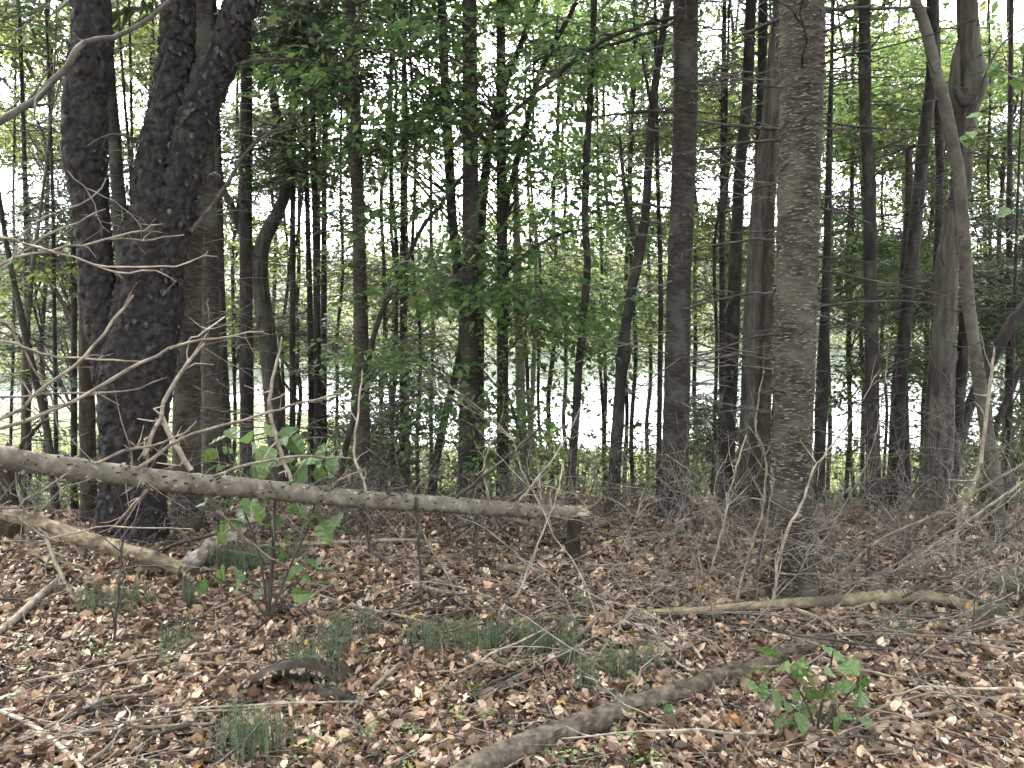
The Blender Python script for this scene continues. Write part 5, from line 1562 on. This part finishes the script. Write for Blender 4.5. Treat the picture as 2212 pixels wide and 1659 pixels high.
for i in range(150):
    px, py = R.uniform(-50, 2260), 1160 + 500 * R.random() ** 1.4
    if i % 3 == 0:
        px = R.uniform(1200, 2250)
    e = gd(px, py)
    c = P(px, py, e)
    az = R.normal(0, .55) + (math.pi if R.random() < .5 else 0)
    L = R.uniform(.25, 1.0)
    s = np.linspace(-.5, .5, 9)[:, None]
    p = c + np.array([math.cos(az), math.sin(az), 0]) * L * s + np.array([-math.sin(az), math.cos(az), 0]) * R.normal(0, .10) * L * (s * 2) ** 2
    p += R.normal(0, .006, p.shape)
    p[:, 2] = H(p[:, 0], p[:, 1]) + .028 + R.uniform(0, .22) * (s[:, 0] + .5) * R.choice([0, 1, 1])
    r = R.uniform(.003, .0085)
    b = Buf()
    tube(b, p, r * np.linspace(1, .5, 9), 5, ends=(2, 2), ns=.1, nf=40)
    k = R.integers(0, 5)
    if k:
        j = R.integers(1, 8, k)
        dd_ = unit(np.array([math.cos(az), math.sin(az), 0]) + R.normal(0, .6, (k, 3)) * np.array([1, 1, .5]) + UP * .15)
        l = R.uniform(.05, .22, (k, 1))
        tubes(b, np.stack([p[j], p[j] + dd_ * l * .5, p[j] + dd_ * l + R.normal(0, .02, (k, 3))], 1), np.array([.5, .35, .2])[None].repeat(k, 0) * r, 3)
    o = b.build('fallen_stick', M[mts[i % 5]], None, loc=c)
    tag(o, 'thin bare stick lying loose on the dry leaf litter', 'stick', 'thin loose sticks lying on the leaf litter')

for i in range(64):
    px, py = (R.uniform(1150, 2230), R.uniform(1200, 1480)) if i % 3 else (R.uniform(640, 1250), R.uniform(1170, 1420))
    e = gd(px, py)
    c = P(px, py, e)
    az = R.uniform(-.9, .9) + (math.pi if R.random() < .5 else 0)
    L = R.uniform(.6, 1.5)
    q = np.linspace(0, 1, 14)[:, None]
    hd = np.array([math.cos(az), math.sin(az) * .8, 0])
    p = c + hd * L * q + np.array([-hd[1], hd[0], 0]) * R.normal(0, .15) * L * q ** 2 + np.cumsum(R.normal(0, .008, (14, 3)), 0)
    lift = R.uniform(.08, .5) * L
    p[:, 2] = H(p[:, 0], p[:, 1]) + .015 + lift * (np.sin(q[:, 0] * math.pi * R.uniform(.5, .95)))
    r = R.uniform(.0022, .0042)
    b = Buf()
    tube(b, p, r * np.linspace(1, .35, 14), 5, ends=(2, 2), ns=.1, nf=40)
    k = R.integers(2, 8)
    j = R.integers(2, 13, k)
    dd_ = unit(hd + R.normal(0, .6, (k, 3)))
    l = R.uniform(.06, .3, (k, 1))
    tubes(b, np.stack([p[j], p[j] + dd_ * l * .5 + R.normal(0, .01, (k, 3)), p[j] + dd_ * l + R.normal(0, .025, (k, 3))], 1), np.array([.55, .4, .22])[None].repeat(k, 0) * r, 3)
    o = b.build('dead_twig', M[('palewood', 'greywood', 'tanwood', 'greywood')[i % 4]], None, loc=c)
    tag(o, 'long thin bare twig arching up over the litter and brush', 'twig', 'long bare twigs arching over the litter')

# ------------------------------------------------------------------ leaf litter
def ground_normal(x, y, e=.03):
    return unit(np.stack([-(H(x + e, y) - H(x - e, y)) / (2 * e), -(H(x, y + e) - H(x, y - e)) / (2 * e), np.ones_like(x)], -1))


n = 98000
y = 1.7 + 6.3 * R.random(n) ** .95
x = R.uniform(-1, 1, n) * (.78 * y + .5)
g = ground_normal(x, y)
nr = unit(g + R.normal(0, .55, (n, 3)))
az = R.uniform(0, 2 * math.pi, n)
d = np.stack([np.cos(az), np.sin(az), np.zeros(n)], -1)
d = d - nr * np.sum(d * nr, 1, keepdims=True)
L = R.choice([.028, .038, .048, .058, .072], n) * R.uniform(.7, 1.2, n)
pos = np.stack([x, y, H(x, y) + R.uniform(.0, .03, n)], -1)
kp = n2(x, y, 2.2, 55) + .6 * n2(x, y, 6, 56) > R.uniform(-1.3, -.1, n)
pos, d, nr, L = pos[kp], d[kp], nr[kp], L[kp]
n = len(pos)
b = Buf()
half = n * 9 // 10
leaves(b, pos[:half], d[:half], nr[:half], L[:half], L[:half] * R.uniform(.35, .7, half), L_DRY, curl=R.uniform(-1.4, 2.4, half))
leaves(b, pos[half:], d[half:], nr[half:], L[half:] * .9, L[half:] * .9, L_MAPLE, curl=R.uniform(-1, 2, n - half))
b.build('leaf_litter', M['litter'], kind='stuff', smooth=False)

# the largest dry leaves, each its own piece of the ground
ORG[ground.name] = np.zeros(3)
dm = []
for q in range(4):
    T = (L_DRY, L_DRY, L_DRY, L_MAPLE)[q]
    me = bpy.data.meshes.new('dry_leaf')
    v = T[0].copy()
    v[:, 1] *= (.62, .75, .5, .8)[q]
    v[:, 2] *= (1.2, -.9, 2.2, 1.6)[q]
    me.from_pydata([tuple(a) for a in v], [], [tuple(int(c_) for c_ in f) for f in T[1]])
    me.materials.append(M['dryleaf'])
    me.update()
    dm.append(me)
for i in range(300):
    py = 1400 + 260 * R.random()
    px = R.uniform(0, 2212) if i % 3 else R.uniform(1100, 2212)
    e = gd(px, py)
    p = P(px, py, e)
    p[2] = float(H(p[0], p[1])) + .022
    put_leaf(ground, p, R.normal(size=3) * np.array([1, 1, .25]), UP + R.normal(0, .4, 3), R.uniform(.05, .085), dm[R.integers(4)], 'leaf')

# twigs among the leaves
n = 11000
y = 1.7 + 5.6 * R.random(n) ** .8
x = R.uniform(-1, 1, n) * (.76 * y + .4)
az = R.uniform(0, 2 * math.pi, n)
L = R.uniform(.06, .38, n)
s = np.linspace(-.5, .5, 5)
p = np.stack([x[:, None] + np.cos(az)[:, None] * L[:, None] * s, y[:, None] + np.sin(az)[:, None] * L[:, None] * s, np.zeros((n, 5))], -1)
p[..., :2] += np.cumsum(R.normal(0, .008, (n, 5, 2)), 1)
p[..., 2] = H(p[..., 0], p[..., 1]) + .022 + (R.uniform(-.02, .04, n)[:, None] * (s + .5) * 2)
b = Buf()
r = R.uniform(.001, .0036, n)[:, None] * np.linspace(1, .5, 5)
h3 = n // 4
for q, sl_ in enumerate((slice(0, h3), slice(h3, 2 * h3), slice(2 * h3, n))):
    tubes(b, p[sl_], r[sl_], 3, m=q)
b.build('twig_litter', [M['palewood'], M['tanwood'], M['darkwood']], kind='stuff')

# small green seedlings among the leaves
n = 230
px, py = R.uniform(-20, 1500, n), 1380 + 300 * R.random(n) ** .8
keep = vnoise(np.stack([px / 120, py / 60, px * 0], -1), 5) > -.1
P_, N_ = [], []
for a, c_ in zip(px[keep], py[keep]):
    q = P(a, c_, gd(a, c_))
    P_.append(q)
P_ = np.array(P_)
P_ = np.repeat(P_, 4, 0)
P_[:, :2] += R.normal(0, .018, (len(P_), 2))
P_[:, 2] = H(P_[:, 0], P_[:, 1]) + R.uniform(.03, .06, len(P_))
b = Buf()
leaves(b, P_, R.normal(size=P_.shape) * np.array([1, 1, .2]), UP + R.normal(0, .3, P_.shape), R.uniform(.014, .034, len(P_)), R.uniform(.010, .022, len(P_)), L_MID)
b.build('ground_cover', M['herb'], kind='stuff')

# ------------------------------------------------------------------ clubmoss tufts
tufts = [(735, 1395, 14, .06), (720, 1425, 10, .05), (795, 1375, 8, .04), (905, 1400, 10, .05), (930, 1415, 9, .03), (1000, 1402, 16, .06), (1040, 1415, 14, .05), (1080, 1395, 12, .05), (1130, 1402, 14, .05), (1155, 1420, 10, .04),
         (1180, 1420, 12, .03), (1228, 1400, 12, .04), (1225, 1440, 12, .025), (1265, 1490, 14, .03), (1330, 1465, 9, .04), (1370, 1460, 5, .02), (1410, 1455, 7, .04), (540, 1640, 22, .06), (590, 1640, 14, .05), (525, 1610, 10, .05),
         (650, 1480, 10, .04), (700, 1480, 6, .03), (375, 1415, 12, .06), (410, 1310, 9, .02), (205, 1325, 12, .05), (255, 1330, 10, .04), (300, 1310, 8, .04), (490, 1230, 26, .08), (530, 1235, 26, .08), (570, 1225, 22, .08), (640, 1215, 12, .06),
         (2190, 1290, 20, .06), (2150, 1350, 12, .05), (1935, 1385, 8, .05), (1250, 1330, 6, .04), (640, 1440, 8, .05)]
ORDN = ['first', 'second', 'third', 'fourth', 'fifth', 'sixth', 'seventh', 'eighth', 'ninth', 'tenth', 'eleventh', 'twelfth', 'thirteenth', 'fourteenth', 'fifteenth']
row = sorted([i for i, q in enumerate(tufts) if 860 < q[0] < 1440], key=lambda i: tufts[i][0])
TL = {i: ORDN[k_] + ' clubmoss tuft from the bark slab in the bristly row before the yellowish log' for k_, i in enumerate(row)}
TL.update({0: 'dense clubmoss tuft standing behind the rotting bark slab', 1: 'clubmoss tuft touching the back of the rotting bark slab', 2: 'small clubmoss tuft between the bark slab and the bristly row',
           17: 'tall dense clubmoss tuft at the very bottom of the picture', 18: 'thin clubmoss tuft beside the tall dense one at the bottom', 19: 'clubmoss tuft behind the tall dense one at the bottom',
           20: 'clubmoss tuft growing against the front of the bark slab', 21: 'sparse clubmoss tuft by the dark crumbling log end', 22: 'low clubmoss tuft on litter left of the bark slab', 23: 'slim lone clubmoss tuft below the flaky pale log end',
           24: 'clubmoss tuft beside the mossy dead stem on the bank', 25: 'clubmoss tuft below the peeled tan log, by the thin upright dead stem', 26: 'grassy clubmoss tuft right of the thin upright dead stem',
           27: 'dense clubmoss stand next to the flaky pale log end', 28: 'dense clubmoss stand left of the pleated shrub stem', 29: 'dense clubmoss stand touching the pleated shrub stem', 30: 'sparse clubmoss tuft right of the pleated shrub stem',
           31: 'tall clubmoss clump at the edge beyond the orange cut end', 32: 'clubmoss clump at the edge just past the orange cut end', 33: 'clubmoss clump before the thick part of the yellowish log', 35: 'sparse clubmoss tuft between the pleated shrub and bark slab'})
for i, (px, py, ns_, sp) in enumerate(tufts):
    e = gd(px, py)
    c = P(px, py, e)
    ns_ = int(ns_ * 3.2)
    sp = min(sp, .065)
    x = c[0] + R.normal(0, sp, ns_)
    y = c[1] + R.normal(0, sp * .8, ns_)
    z = H(x, y)
    hgt = R.uniform(.09, .19, ns_)
    st = np.stack([x, y, z], -1)
    en = st + np.stack([R.normal(0, .008, ns_), R.normal(0, .008, ns_), hgt], -1)
    b = Buf()
    tubes(b, np.stack([st, (st + en) / 2, en], 1), np.array([.0022, .002, .001])[None].repeat(ns_, 0), 3)
    J = 34
    t_ = R.random((ns_, J))
    pp = st[:, None] * (1 - t_[..., None]) + en[:, None] * t_[..., None]
    az = R.uniform(0, 2 * math.pi, (ns_, J))
    dd_ = np.stack([np.cos(az), np.sin(az), np.full_like(az, 1.5)], -1)
    leaves(b, pp.reshape(-1, 3), dd_.reshape(-1, 3), R.normal(size=(ns_ * J, 3)), R.uniform(.009, .016, ns_ * J), .0032, BLADE)
    o = b.build('clubmoss_tuft', M['clubmoss'], None, loc=c)
    lab = TL[i]
    tag(o, lab, 'clubmoss', 'clubmoss tufts on the litter')

# ------------------------------------------------------------------ the hazy air over the pond
b = Buf()
x0, x1, y0, y1, z0, z1 = -545, 545, -60, 620, -8, 62
b.add([[x0, y0, z0], [x1, y0, z0], [x1, y1, z0], [x0, y1, z0], [x0, y0, z1], [x1, y0, z1], [x1, y1, z1], [x0, y1, z1]],
      [[0, 3, 2, 1], [4, 5, 6, 7], [0, 1, 5, 4], [1, 2, 6, 5], [2, 3, 7, 6], [3, 0, 4, 7]])
hz = bpy.data.materials.new('haze')
hz.use_nodes = True
hn = hz.node_tree.nodes
hn.remove(hn['Principled BSDF'])
pv = hn.new('ShaderNodeVolumePrincipled')
pv.inputs['Color'].default_value = (.92, .95, 1.0, 1)
pv.inputs['Density'].default_value = HAZE
pv.inputs['Anisotropy'].default_value = .35
hz.node_tree.links.new(pv.outputs[0], hn['Material Output'].inputs['Volume'])
b.build('haze', hz, kind='stuff', smooth=False)
